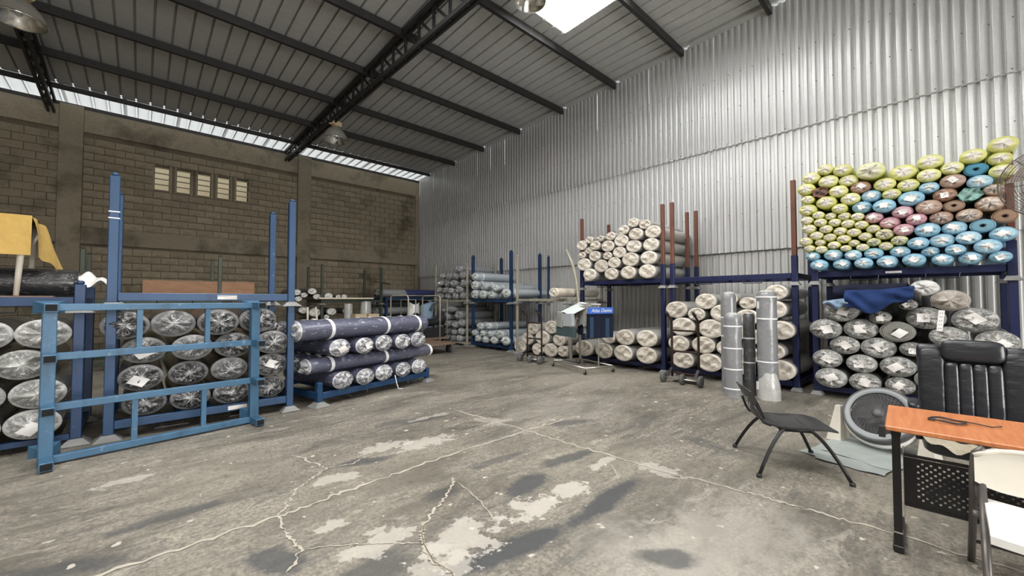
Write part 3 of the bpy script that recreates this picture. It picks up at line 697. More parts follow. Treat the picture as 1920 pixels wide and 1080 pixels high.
PLACE.update({
 'coloured': (' of coloured pile', 'coloured rolls on the upper right rack', right_plane(7.75)),
 'dark right': (' of pile behind leather chair', 'grey rolls behind the leather chair', right_plane(7.7)),
 'beige upper': (' of upper cream pile', 'cream rolls on the upper pallet', right_plane(7.85)),
 'beige lower': (' of pallet behind garment rack', 'cream rolls behind the garment rack', right_plane(7.75)),
 'beige right': (' of pile behind upright rolls', 'cream rolls behind the upright rolls', right_plane(7.75)),
 'beige far': (' of pile behind farther hand truck', 'cream rolls behind the farther hand truck', right_plane(7.9)),
 'grey corner upper': (' of tan corner rack', 'grey rolls in the tan corner rack', right_plane(7.8)),
 'grey corner lower': (', lower level of tan corner rack', 'grey rolls in the tan corner rack', right_plane(7.8)),
 'blue-grey upper': (' of blue corner rack', 'blue-grey rolls in the blue corner rack', right_plane(7.75)),
 'blue-grey lower': (', lower level of blue corner rack', 'blue-grey rolls in the blue corner rack', right_plane(7.75)),
 'black left': (' behind tipped blue frame', 'black rolls behind the tipped frame', back_plane(6.15)),
 'clear left': (' of leftmost rack', 'clear-bagged rolls in the leftmost rack', back_plane(6.15)),
 'far white': (' of green rack by block wall', 'white-ended rolls in the green rack', back_plane(13.6)),
})
STACK('coloured',1.5,[
 ('bottom row','B,-1.362,2.041,0.086 B,-1.086,2.037,0.082 B,-0.835,2.034,0.080 B,-0.583,2.041,0.087 B,-0.313,2.043,0.089 B,-0.047,2.032,0.077 B,0.195,2.034,0.080 B,0.441,2.026,0.072'),
 ('second row','B,-1.444,2.184,0.072 B,-1.186,2.185,0.088 B,-0.950,2.161,0.076 B,-0.724,2.167,0.080 B,-0.451,2.172,0.080 B,-0.157,2.147,0.068 B,0.069,2.147,0.071 B,0.340,2.165,0.090'),
 ('third row, right half','C,-0.451,2.325,0.068 B,-0.269,2.269,0.082 B,-0.046,2.281,0.090 B,0.183,2.290,0.085 B,0.469,2.310,0.088'),
 ('fourth row, right half','B,-0.179,2.436,0.095 B,0.066,2.435,0.088 T,0.305,2.429,0.085'),
 ('pink group, lower pair','P,-0.546,2.588,0.084 P,-0.405,2.467,0.081'),
 ('pink group, upper three','P,-0.715,2.688,0.078 P,-0.413,2.719,0.084 P,-0.279,2.592,0.079'),
 ('brown group, lower row','W,-0.049,2.582,0.085 N,0.195,2.579,0.088 O,0.486,2.526,0.084'),
 ('brown group, middle row','R,-0.159,2.740,0.096 O,0.068,2.726,0.077 N,0.368,2.703,0.094'),
 ('brown group, upper row','R,-0.008,2.881,0.086 G,0.208,2.842,0.082 N,0.407,2.866,0.072'),
 ('blue and brown upper row','B,-0.841,2.860,0.085 B,-0.598,2.833,0.094 B,-0.324,2.889,0.101 B,-0.737,3.008,0.084 B,-0.151,3.004,0.075 R,0.064,3.046,0.090 B,0.293,2.992,0.085'),
 ('right-hand crest, lower','Y,-0.149,3.167,0.088 Y,0.063,3.216,0.080 T,0.266,3.156,0.083 Y,0.473,3.086,0.082'),
 ('right-hand crest, upper','Y,-0.394,3.273,0.107 Y,-0.134,3.350,0.097 Y,0.244,3.327,0.090 Y,0.464,3.243,0.079 Y,0.489,3.413,0.097'),
 ('yellow middle row','Y,-0.587,3.144,0.091 Y,-0.349,3.083,0.086 Y,-0.520,2.989,0.076'),
 ('yellow top row, left','Y,-1.442,3.424,0.090 Y,-1.255,3.511,0.078 Y,-1.227,3.327,0.096 Y,-1.050,3.455,0.088 Y,-0.990,3.290,0.086 C,-0.733,3.369,0.123'),
 ('yellow row under top row','Y,-1.504,3.252,0.090 Q,-1.318,3.165,0.077 Y,-1.104,3.141,0.088 R,-0.852,3.154,0.089'),
 ('yellow third row from top','Y,-1.485,3.079,0.068 Y,-1.252,2.998,0.097 Y,-0.966,3.003,0.088'),
 ('yellow fourth row from top','Y,-1.489,2.924,0.089 Y,-1.093,2.877,0.073'),
 ('first row of small yellow rolls','S,-1.355,2.816,0.060 S,-1.209,2.783,0.057 S,-1.041,2.754,0.060 S,-0.889,2.723,0.059'),
 ('second row of small yellow rolls','S,-1.499,2.753,0.065 S,-1.330,2.699,0.062 S,-1.157,2.676,0.060 S,-1.000,2.638,0.063 S,-0.850,2.599,0.059'),
 ('third row of small yellow rolls','S,-1.479,2.620,0.072 S,-1.264,2.588,0.062 S,-1.095,2.537,0.064 S,-0.937,2.499,0.062 S,-0.726,2.526,0.061'),
 ('fourth row of small yellow rolls','S,-1.386,2.503,0.067 S,-1.223,2.458,0.063 S,-1.056,2.413,0.064 S,-0.813,2.425,0.060 C,-0.603,2.431,0.075'),
 ('fifth row of small yellow rolls','S,-1.525,2.422,0.066 S,-1.344,2.390,0.054 S,-1.172,2.330,0.060 S,-0.942,2.341,0.052 C,-0.719,2.330,0.060'),
 ('sixth row of small yellow rolls','S,-1.479,2.307,0.057 S,-1.329,2.280,0.059 S,-1.031,2.267,0.049 S,-0.843,2.265,0.056 S,-0.593,2.262,0.059'),
])
STACK('dark right',1.55,[
 ('bottom row','D,-1.236,0.319,0.150 D,-0.848,0.310,0.136 D,-0.482,0.314,0.118'),
 ('second row','D,-1.280,0.602,0.140 D,-0.881,0.573,0.133 D,-0.500,0.571,0.143'),
 ('third row','D,-1.069,0.824,0.135 D,-0.698,0.815,0.147 D,-0.355,0.828,0.096'),
 ('fourth row','D,-1.290,1.054,0.152 D,-0.882,1.074,0.150 E,-0.494,1.059,0.141 D,-0.017,1.017,0.136 D,0.388,0.982,0.142'),
 ('fifth row','D,-1.098,1.328,0.156 D,-0.666,1.248,0.090 D,-0.215,1.254,0.147 D,0.215,1.245,0.155'),
 ('top row','D,-0.384,1.432,0.075 X,-0.221,1.658,0.107 K,0.009,1.491,0.138'),
 ('hidden','D,-0.117,0.750,0.103 D,0.202,0.733,0.138 D,-0.164,0.435,0.138 D,0.210,0.428,0.130'),
])
STACK('beige upper',1.5,[
 ('bottom row','I,-5.770,2.097,0.143 I,-5.199,2.091,0.137 I,-4.751,2.095,0.141 I,-4.307,2.102,0.148'),
 ('second row','I,-5.961,2.350,0.152 I,-5.485,2.290,0.148 I,-5.123,2.341,0.124 I,-4.708,2.383,0.153 I,-4.271,2.388,0.143'),
 ('third row','I,-6.008,2.577,0.080 I,-5.823,2.676,0.080 I,-5.644,2.529,0.123 I,-5.292,2.509,0.089 I,-4.984,2.564,0.125 I,-4.627,2.666,0.137 I,-4.228,2.662,0.136'),
 ('fourth row','I,-6.030,2.821,0.118 I,-5.613,2.777,0.109 I,-5.286,2.732,0.131 I,-4.925,2.817,0.135 I,-4.556,2.920,0.127 I,-4.186,2.926,0.133'),
 ('top row','I,-5.799,2.926,0.087 I,-5.479,2.923,0.071 I,-5.202,2.948,0.095 I,-4.857,3.048,0.106 I,-4.618,3.174,0.099 I,-4.373,3.107,0.100'),
])
STACK('beige lower',1.5,[
 ('bottom row','I,-5.883,0.358,0.189 I,-5.347,0.347,0.178 I,-4.826,0.343,0.175 I,-4.290,0.346,0.177'),
 ('top row','I,-5.233,0.645,0.135 I,-4.793,0.684,0.171 I,-4.276,0.696,0.178'),
])
STACK('beige right',1.5,[
 ('bottom row','I,-3.533,0.334,0.165 I,-3.032,0.338,0.169 I,-2.581,0.324,0.154 I,-1.920,0.340,0.171'),
 ('second row','I,-3.597,0.648,0.158 I,-3.136,0.654,0.161 I,-2.714,0.632,0.148 I,-2.347,0.547,0.134 I,-2.014,0.640,0.136'),
 ('third row','I,-3.512,0.977,0.180 I,-2.991,0.967,0.175 I,-2.570,0.937,0.146 I,-2.223,0.863,0.129 I,-1.895,0.999,0.156'),
 ('fourth row','I,-3.242,1.228,0.122 I,-2.784,1.256,0.157 I,-2.378,1.196,0.140 I,-2.004,1.340,0.154'),
 ('top row','I,-3.644,1.304,0.165 I,-3.080,1.469,0.147 I,-2.678,1.510,0.112 I,-2.368,1.440,0.106 I,-1.948,1.626,0.124'),
])
STACK('beige far',1.45,[
 ('bottom row','I,-8.262,0.182,0.178 I,-7.564,0.163,0.163 I,-7.094,0.185,0.179 I,-6.660,0.193,0.144'),
 ('middle row','I,-7.942,0.423,0.166 I,-7.370,0.489,0.191 I,-6.796,0.474,0.157'),
 ('top row','I,-7.746,0.712,0.162 I,-7.086,0.781,0.175'),
])
STACK('grey corner upper',1.6,[
 ('upper deck, bottom row','H,-12.213,1.620,0.121 H,-11.736,1.616,0.117 H,-11.300,1.628,0.129 H,-10.880,1.628,0.129'),
 ('upper deck, second row','H,-12.284,1.846,0.115 H,-11.849,1.828,0.116 H,-11.517,1.808,0.116 H,-11.086,1.847,0.142'),
 ('upper deck, third row','H,-12.385,2.035,0.091 H,-12.133,2.083,0.103 H,-11.778,2.059,0.126 H,-11.410,2.053,0.141 H,-10.839,2.049,0.135'),
 ('upper deck, fourth row','H,-12.076,2.329,0.103 H,-11.666,2.311,0.135 H,-11.275,2.301,0.130 H,-10.869,2.317,0.136'),
 ('upper deck, top','H,-11.107,2.533,0.138'),
])
STACK('grey corner lower',1.6,[
 ('bottom row','H,-12.340,0.221,0.122 H,-11.759,0.205,0.105 H,-11.376,0.204,0.105 H,-11.065,0.220,0.120'),
 ('second row','H,-12.136,0.376,0.099 H,-11.798,0.417,0.113 H,-11.368,0.413,0.108 H,-10.984,0.458,0.129'),
 ('third row','H,-12.150,0.630,0.124 H,-11.767,0.663,0.131 H,-11.288,0.653,0.124 H,-10.910,0.730,0.136'),
 ('fourth row','H,-12.396,0.836,0.111 H,-11.857,0.919,0.132 H,-11.129,0.974,0.161'),
 ('top row','H,-11.976,1.134,0.077 H,-11.628,1.167,0.114'),
])
STACK('blue-grey upper',1.6,[
 ('upper deck, bottom row','L,-10.117,1.672,0.142 L,-9.726,1.663,0.137 L,-9.342,1.653,0.127 L,-8.685,1.693,0.139'),
 ('upper deck, second row','L,-10.143,1.956,0.142 L,-9.669,1.920,0.126 L,-9.171,1.849,0.110'),
 ('upper deck, top','L,-10.168,2.230,0.130'),
])
STACK('blue-grey lower',1.6,[
 ('bottom row','L,-9.995,0.297,0.110 L,-9.608,0.286,0.111 L,-9.201,0.295,0.117 L,-8.692,0.313,0.134'),
 ('second row','L,-10.185,0.455,0.106 L,-9.760,0.462,0.102 L,-9.387,0.468,0.109 L,-8.960,0.483,0.133'),
 ('top row','L,-9.898,0.675,0.121 L,-9.486,0.701,0.111'),
])
STACK('black left',1.5,[
 ('bottom row','Z,0.063,0.345,0.146 Z,0.467,0.345,0.146 Z,0.871,0.345,0.146 Z,1.294,0.343,0.144'),
 ('second row','Z,0.028,0.633,0.147 Z,0.445,0.630,0.144 Z,0.849,0.634,0.147 Z,1.303,0.634,0.151'),
 ('third row','Z,0.046,0.931,0.150 Z,0.475,0.932,0.152 Z,0.885,0.931,0.156 Z,1.310,0.937,0.153'),
 ('top row','Z,-0.110,1.218,0.154 Z,0.298,1.220,0.156 Z,0.722,1.224,0.161 Z,1.146,1.235,0.163'),
])
STACK('far white',1.3,[
 ('on the shelf','F,3.539,1.731,0.104 F,3.759,1.644,0.085 F,3.598,1.526,0.087 F,3.986,1.766,0.110 F,4.135,1.596,0.096 F,4.492,1.621,0.111 F,4.785,1.608,0.068 F,4.974,1.609,0.077'),
 ('below the shelf','F,3.731,1.175,0.114 F,4.068,1.099,0.151 F,4.582,1.117,0.128 F,4.428,0.956,0.073 F,4.478,0.824,0.066 F,4.045,0.847,0.080 F,5.066,1.122,0.103'),
])
STACK('clear left',1.5,[
 ('bottom row','V,-0.748,0.275,.147 V,-1.139,0.275,.147'),
 ('second row','V,-0.720,0.570,.147 V,-1.121,0.570,.147'),
 ('third row','V,-0.825,0.865,.147 V,-1.196,0.865,.147'),
 ('top row','V,-0.699,1.160,.147 V,-1.084,1.160,.147'),
])

# ================================================================== RACKS
def pallet_rack(label, origin, rz, W, D, mat, post_h, beam=.14, stakes=None, feet='floor', group=None, fa=.115, slats=5, guides=True, stake_mat='red_ox', posts=None, foot_mat='foot_grey', s=.085, hrail=.09):
    """stacking rack: frame, four corner posts, flared feet; local x runs along the front, local y to the back"""
    t = thing('stacking_rack', label, 'rack', origin, rz, group); m = M[mat]; P = [(0, 0), (W, 0), (0, D), (W, D)]
    z0 = .0
    for i, (x, y) in enumerate(P):
        q = MB(); a, b = (fa, .05)
        vs = [(x + sx * a, y + sy * a, .004) for sx, sy in ((-1, -1), (1, -1), (1, 1), (-1, 1))] + [(x + sx * b, y + sy * b, .062) for sx, sy in ((-1, -1), (1, -1), (1, 1), (-1, 1))]
        q.add(vs, [(0, 1, 5, 4), (1, 2, 6, 5), (2, 3, 7, 6), (3, 0, 4, 7), (4, 5, 6, 7)] + ([(3, 2, 1, 0)] if feet == 'floor' else []))
        q.build('foot', M[foot_mat], t)
        ph = post_h[i] if isinstance(post_h, (list, tuple)) else post_h
        pm = M[posts[i]] if posts else m
        if ph > 0:
            pt = MB().box((x, y, (.06 + ph) / 2), (s, s, ph - .06), ch=.006).build('post', pm, t)
            if feet == 'upper' and not stakes:
                MB().box((x, y, ph + .02), (s * .7, s * .7, .04), ch=.012).build('post_cap', pm, pt)
        if stakes and stakes[i]:
            MB().box((x, y, (ph + stakes[i]) / 2), (s * .82, s * .82, stakes[i] - ph), ch=.006).build('stake', M[stake_mat], t)
    if beam is not None:
        for y in (-.0, D): MB().box((W / 2, y, beam), (W - s, .06, hrail), ch=.005).build('front_rail' if y == 0 else 'back_rail', m, t)
        for x in (0, W): MB().box((x, D / 2, beam), (.06, D - s, hrail), ch=.005).build('side_rail', m, t)
        for k in range(slats):
            x = W * (k + 1) / (slats + 1); MB().box((x, D / 2, beam + .02), (.06, D - .06, .035)).build('deck_slat', m, t)
        if guides:
            for x in (W * .3, W * .7):
                MB().tube([(x - .16, -.02, beam - .04), (x - .15, -.025, beam - .105), (x + .15, -.025, beam - .105), (x + .16, -.02, beam - .04)], .009, 6).build('fork_guide', M['black_steel'], t)
    return t
RW = -pi / 2
LOW = 1.735
def right_rack(n, y0, W, lowlab, uplab, upmat='navy', x=7.95):
    W -= .04
    pallet_rack(lowlab, (x, y0, 0), RW, W, 1.15, 'navy', LOW, .12, fa=.082)
    pallet_rack(uplab, (x, y0, LOW), RW, W, 1.15, 'navy', .50, .165, stakes=[1.75] * 4, feet='upper', fa=.082)
right_rack(0, 6.08, 2.12, 'dark navy rack under the upper cream pile, behind the garment rack', 'navy rack with red posts carrying the upper cream pile')
right_rack(1, 3.80, 2.12, 'dark navy rack around the cream pile behind the upright rolls', 'empty navy rack with red posts on top, between the two upper piles')
right_rack(2, 1.45, 2.03, 'dark navy rack behind the black leather chair', 'navy rack with red posts carrying the coloured pile')
for x in (.075,):
    o = MB().box((7.905, .53, 1.895), (.004, .17, .032)).build('rail_sticker', M['label']); tag(o, 'white strip sticker on the rail under the coloured pile', 'sticker')
# corner racks on the right wall
pallet_rack('lower blue rack in far corner, with blue-grey rolls', (7.85, 10.34, 0), RW, 1.8, 1.2, 'mid_blue', 1.37, .12)
pallet_rack('upper blue rack in far corner, with four tall blue posts', (7.85, 10.34, 1.37), RW, 1.8, 1.2, 'mid_blue', 1.52, .10, feet='upper', guides=False)
pallet_rack('lower tan rack next to block wall, full of grey rolls', (7.82, 12.52, 0), RW, 1.9, 1.2, 'tan_steel', 1.37, .08, s=.06, hrail=.06)
pallet_rack('upper tan rack next to block wall, with thin tan posts', (7.82, 12.52, 1.37), RW, 1.9, 1.2, 'tan_steel', 1.36, .09, feet='upper', s=.06, hrail=.07, guides=False)
t = pallet_rack('thin tan rack frame over the cream rolls by farther hand truck', (7.75, 8.18, 0), RW, 1.9, 1.3, 'tan_steel', 1.40, None, s=.06)
pallet_rack('upper tan rack frame with one blue post, carrying one cream roll', (7.75, 8.18, 1.40), RW, 1.9, 1.3, 'tan_steel', [1.33, .12, 1.4, 1.3], .09, feet='upper', s=.06, hrail=.07, posts=['tan_steel', 'tan_steel', 'mid_blue', 'tan_steel'], guides=False)
o = MB().tube([(7.6, 5.88, .0), (7.6, 5.9, 1.2), (7.6, 5.98, 1.9), (7.6, 6.1, 2.35), (7.58, 6.28, 2.72)], .032, 10).build('bent_pole', M['tan_steel'], None, True); tag(o, 'bent tan pole standing behind the garment rack', 'pole')
# left racks
pallet_rack('blue rack full of black rolls, behind the tipped frame', (-.22, 6.12, 0), 0, 1.74, 1.1, 'blue', 1.41, .155)
er = pallet_rack('empty blue rack with four tall posts, stacked over the black rolls', (-.22, 6.12, 1.41), 0, 1.74, 1.1, 'blue', 1.43, .12, feet='upper')
for z in (.97, 1.04): MB().box((0, 0, z), (.09, .09, .012)).build('white_tape', M['strap'], er)
pallet_rack('leftmost blue rack holding clear-bagged dark rolls', (-2.40, 6.2, 0), 0, 1.94, 1.1, 'mid_blue', 1.36, .09, hrail=.06)
pallet_rack('short-posted blue rack under the yellow-covered table', (-2.40, 6.2, 1.36), 0, 1.94, 1.1, 'mid_blue', .30, .12, feet='upper')
# green racks by the block wall
pallet_rack('lower dark green rack behind the blue racks, left of plywood', (-.88, 12.1, 0), 0, 2.31, 1.4, 'green', 1.37, .14, s=.075)
pallet_rack('upper dark green rack with four posts, holding the plywood sheet', (-.88, 12.1, 1.37), 0, 2.31, 1.4, 'green', 1.18, .10, feet='upper', s=.075, guides=False)
pallet_rack('lower dark green rack with white-ended rolls and cartons', (4.25, 13.5, 0), 0, 1.97, 1.45, 'green', 1.33, .14, s=.075)
pallet_rack('upper dark green rack with a pale board on its rail', (4.25, 13.5, 1.33), 0, 1.97, 1.45, 'green', 1.27, .12, feet='upper', s=.075, guides=False)
# low pallet of crosswise rolls
TH = radians(14)
pallet_rack('low blue pallet under the crosswise navy rolls', (1.88, 6.05, 0), TH, 2.09, 1.35, 'blue', [.33, .25, .30, .25], .14, s=.075)

# --- tipped pallet frame in front
def tipped_frame():
    t = thing('tipped_rack_frame', 'worn light blue rack frame standing on its side before the left racks', 'rack', (-.60, 5.56, 0), radians(8)); m = M['light_blue']
    W, H, s = 1.66, 1.47, .085; zs = (.05, .52, .98, 1.43)
    for x in (0, W):
        MB().box((x, 0, H / 2), (s + .01, s, H), ch=.006).build('frame_post', m, t)
        for z in zs:
            st = MB().box((x, -.14, z), (.088, .20, .075), ch=.004).build('stub_tube', m, t)
            link('painted_hollow', MB().box((x, -.241, z), (.072, .004, .058)).mesh('painted_hollow', M['hole']), st)  # thin black plate painted as the tube's shaded inside
        for z in (zs[0] + .08, H - .02):
            q = MB(); a, b = .10, .045
            vs = [(x + sx * b, .045, z - .02 + sz * b * .75) for sx, sz in ((-1, -1), (1, -1), (1, 1), (-1, 1))] + [(x + sx * a, .15, z - .02 + sz * a * .6) for sx, sz in ((-1, -1), (1, -1), (1, 1), (-1, 1))]
            q.add(vs, [(0, 1, 5, 4), (1, 2, 6, 5), (2, 3, 7, 6), (3, 0, 4, 7), (4, 5, 6, 7), (3, 2, 1, 0)]).build('flared_foot', m, t)
    for z in zs: MB().box((W / 2, 0, z), (W - s, .06, .065), ch=.004).build('frame_rail', m, t)
    for z0, z1 in ((zs[0], zs[1]), (zs[2], zs[3])):
        for u in (.355, .70): MB().box((W * u + (.02 if z0 > .5 else 0), 0, (z0 + z1) / 2), (.045, .045, z1 - z0 - .066)).build('short_upright', m, t)
    return t
tipped_frame()
for loc, lab in (((.93, 6.085, .155), 'small printed sticker on the lower rail behind the tipped frame'), ((.80, 6.085, 1.53), 'small printed sticker on the upper rail of the empty blue rack')):
    tag(MB().box(loc, (.20, .004, .05)).build('rail_sticker', M['label']), lab, 'sticker')

# ================================================================== CROSSWISE PALLET
U = Vector((cos(TH), sin(TH), 0)); V = Vector((-sin(TH), cos(TH), 0)); P0 = Vector((1.88, 6.05, 0))
def pal(u, v, z): p = P0 + U * u + V * v; return (p.x, p.y, z)
for row, z, us in (('bottom layer', .185, (.345, .72, 1.09, 1.475, 1.85)), ('third layer', .665, (.29, .70, 1.085, 1.46, 1.83))):
    for i, u in enumerate(us):
        make_roll('A', pal(u, -.06 - .02 * (i % 2), z), (.13, .125)[i % 2], 1.4, TH + pi / 2, 'navy roll end in clear film, %s from left, %s of crosswise pallet' % (ORD[i], row), 'roll ends of the crosswise pallet')
for j, v in enumerate((.16, .50, .84, 1.16)):
    w = ('front', 'second', 'third', 'back')[j]
    make_roll('A', pal(-.12 + .03 * j, v, .437), .113, 2.40, TH, 'long navy roll lying crosswise in second layer, %s one' % w, 'long crosswise navy rolls', strap=(.32, 1.3, 2.32), lab=False)
for j, v in enumerate((.16, .56, .94)):
    w = ('front', 'middle', 'back')[j]
    make_roll('A', pal(-.28 + .05 * j, v, .915 - .0 * j), .150 - .01 * j, 2.40, TH, 'long navy roll lying crosswise on top of pallet, %s one' % w, 'long crosswise navy rolls', strap=(.45, 1.45, 2.15), lab=False)
o = MB().tube([pal(1.27, -.10, .25), pal(1.28, -.13, .12), pal(1.30, -.15, .03), pal(1.38, -.17, .012)], .007, 6).build('loose_strap', M['strap'], None, True); tag(o, 'loose white strap hanging from the low blue pallet', 'strap')

# ================================================================== SINGLE ROLLS
make_roll('I', (7.35, 6.49, 1.56), .115, 1.7, 0, 'single cream roll lying on the tan rack rail by the bent pole', None, bodykind='I2')
# dark roll on the left rack
make_roll('Z', (-2.35, 6.62, 1.525), .155, 1.85, 0, 'thick dark film-wrapped roll under the yellow-covered table', None, lab=False)
o = MB().grid(lambda s, t: (-.52 + .30 * s, 6.48 + .3 * t, 1.70 + .05 * sin(9 * s + 2) * cos(7 * t) + .09 * (1 - (2 * t - 1) ** 2) - .05 * s), 14, 10).build('crumpled_wrap', M['white_wrap'], None, True); tag(o, 'white crumpled wrap at the end of the dark roll', 'plastic wrap')
tag(MB().box((-1.5, 6.28, 1.532), (1.7, .16, .015)).build('brown_board', M['brown_board']), 'thin brown board under the white table legs', 'board')
# stacked dark rolls against the block wall
rk = thing('stacking_rack', 'dark blue rack of black rolls beside the block wall corner', 'rack', (6.5, 13.75, 0), 0)
for x in (.0, 1.9):
    for y in (-.05, 1.2): MB().box((x, y, .78), (.08, .08, 1.56)).build('post', M['mid_blue'], rk)
for y in (-.05, 1.2): MB().box((.95, y, 1.54), (1.98, .07, .09)).build('rail', M['mid_blue'], rk)
for x in (.35, .95, 1.55): MB().box((x, .57, 1.555), (.08, 1.2, .06)).build('deck_slat', M['mid_blue'], rk)
for j, (y, z, r, k) in enumerate([(13.95, .02, .15, 'Z'), (14.36, .02, .15, 'Z'), (14.77, .02, .15, 'Z'), (13.95, .325, .15, 'H'), (14.36, .325, .15, 'Z'), (13.95, .63, .15, 'Z'), (14.36, .63, .15, 'Z'), (13.95, .935, .15, 'H'), (14.36, .935, .15, 'Z'), (14.0, 1.24, .12, 'Z')]):
    make_roll(k, (6.15 + .04 * (j % 3), y, z), r, 2.2, 0, '%s roll lying sideways in dark blue rack, %s from the floor, %s row' % ('grey' if k == 'H' else 'black', ORD[[0, 0, 0, 1, 1, 2, 2, 3, 3, 4][j]], ('front', 'second', 'third')[[0, 1, 2, 0, 1, 0, 1, 0, 1, 0][j]]), 'dark rolls by the block wall', lab=False)
BM['navyb'] = body('navy_blue_wrap', (.025, .035, .12), .1, .4)
for j, (x, y, r, L, k) in enumerate([(6.3, 13.95, .15, 1.0, 'H'), (7.3, 13.95, .15, 1.35, 'H'), (6.4, 14.37, .14, 2.2, 'Z')]):
    make_roll(k, (x, y, 1.59), r, L, 0, ('short grey roll lying on top of dark blue rack, left end', 'grey-blue roll with navy band on top of dark blue rack', 'black roll at the back on top of dark blue rack')[j], None, lab=False, bodykind='navyb' if j == 1 else None)

# ================================================================== UPRIGHT ROLLS
def upright_roll(loc, r, h, label, bands, top='bag', mat='H', base=False):
    t = thing('upright_roll', label, 'fabric roll', loc, 0, 'upright grey rolls')
    rng = random.Random(int(h * 100)); vs = []; n, m = 22, 16
    def f(s, q):
        a = 2 * pi * q; z = h * s; e = r * (1 + .03 * sin(5 * a + 7 * s) * sin(9 * s) + .012 * sin(23 * s + a * 3))
        if s > .97: e *= 1 - (s - .97) * 7
        if s < .02: e *= 1.03
        return (e * cos(a), e * sin(a), z)
    MB().grid(f, m * 2, n).build('roll_body', M['upright_film'] if mat == 'H' else M['upright_dark'], t, True)
    MB().grid(lambda s, q: (r * .8 * (1 - s) * cos(2 * pi * q) * (1 + .15 * sin(9 * q * pi)), r * .8 * (1 - s) * sin(2 * pi * q), h - .005 + (.035 if top == 'bag' else .012) * sin(s * pi * .9) * (1 + .25 * sin(12 * pi * q) * s)), 6, n).build('gathered_top', M['clear_wrap'], t, True)
    for z in bands: MB().lathe([(r * 1.035, z), (r * 1.05, z + .005), (r * 1.05, z + .018), (r * 1.035, z + .022)], 24, cap0=False, cap1=False).build('white_band', M['strap'], t, True)
    return t
M['upright_film'] = film('grey_netted_film', (.23, .235, .245), .18, .3); M['upright_dark'] = film('dark_grey_film', (.085, .088, .092), .25, .22)
upright_roll((6.80, 2.30, 0), .125, 1.27, 'upright grey roll, shorter one in front at left', (.12, .42, .74, 1.08))
upright_roll((7.10, 2.46, 0), .115, 1.60, 'upright grey roll, tall one behind the shorter left one', (.9, 1.2))
upright_roll((7.13, 2.17, 0), .085, 1.28, 'upright dark roll, thin one in the middle of the group', (.5, .88), 'flat', 'dark')
ur = upright_roll((7.06, 1.90, 0), .135, 1.62, 'upright grey roll, tallest one at right with white tags', (.55, 1.2, 1.53))
MB().grid(lambda s, q: ((.16 - .02 * s) * cos(2 * pi * q) * (1 + .06 * sin(10 * pi * q + 5 * s)) * (1 - .75 * max(0, s - .55) ** 1.2) - .03, (.16 - .02 * s) * sin(2 * pi * q) * (1 - .75 * max(0, s - .55) ** 1.2) - .02, .40 * s), 10, 22).build('loose_bag', M['clear_wrap'], ur, True)
MB().box((-.108, .085, 1.42), (.003, .045, .11), RZ(-.7)).build('white_tag', M['paper'], ur); MB().box((-.135, .1, .2), (.003, .05, .12), RZ(-.6)).build('white_tag', M['paper'], ur)

# ================================================================== HAND TRUCKS
def hand_truck(loc, rz, label):
    """local x along the wheels (left to right in the photo), local y to the back"""
    t = thing('hand_truck', label, 'hand truck', loc, rz, 'two-wheeled hand trucks'); m = M['rust_steel']
    for sx in (-.24, .24):
        MB().tube([(sx, .10, .10), (sx, .10, .6), (sx, .10, 1.08), (sx * 1.0, .07, 1.14), (sx, -.05, 1.235)], .021, 10).build('side_rail', m, t, True)
        MB().tube([(sx, -.03, 1.215), (sx, -.105, 1.275)], .026, 10).build('hand_grip', M['rubber'], t, True)
        MB().bar((sx, .08, .26), (sx, -.06, .13), .05, .012).build('axle_bracket', M['black_steel'], t)
    for z in (.30 - .13, .56, .94): MB().box((0, .10, z), (.45, .02, .032), ch=.004).build('cross_bar', m, t)
    MB().box((0, .19, .012), (.46, .20, .012)).build('toe_plate', M['black_steel'], t); MB().box((.26, .12, .09), (.06, .05, .15)).build('toe_bracket', M['grey_rubber'], t)
    MB().tube([(-.34, -.06, .095), (.34, -.06, .095)], .011, 8).build('axle', M['chrome'], t, True)
    for x in (-.33, .02, .33):
        w = MB().lathe([(.03, -.028), (.082, -.03), (.093, -.02), (.095, 0), (.093, .02), (.082, .03), (.03, .028)], 24, Matrix.Translation((x, -.06, .096)) @ Matrix.Rotation(pi / 2, 4, 'Y')).build('wheel', M['grey_rubber'], t, True)
        for sx in (-.031, .031): link('hub_cap', MB().lathe([(.055, -.003), (.05, .003), (.014, .004)], 16, Matrix.Translation((x + sx, -.06, .096)) @ Matrix.Rotation(pi / 2, 4, 'Y')).mesh('hub_cap', M['hub']), w)
    return t
h1 = hand_truck((7.12, 3.24, 0), RW, 'dark hand truck leaning by the cream pile left of upright rolls')
h2 = copy_tree(h1, None, (6.93, 6.82, 0), RW + .0); h2['label'] = 'dark hand truck farther away, in front of floor rolls by the garment rack'

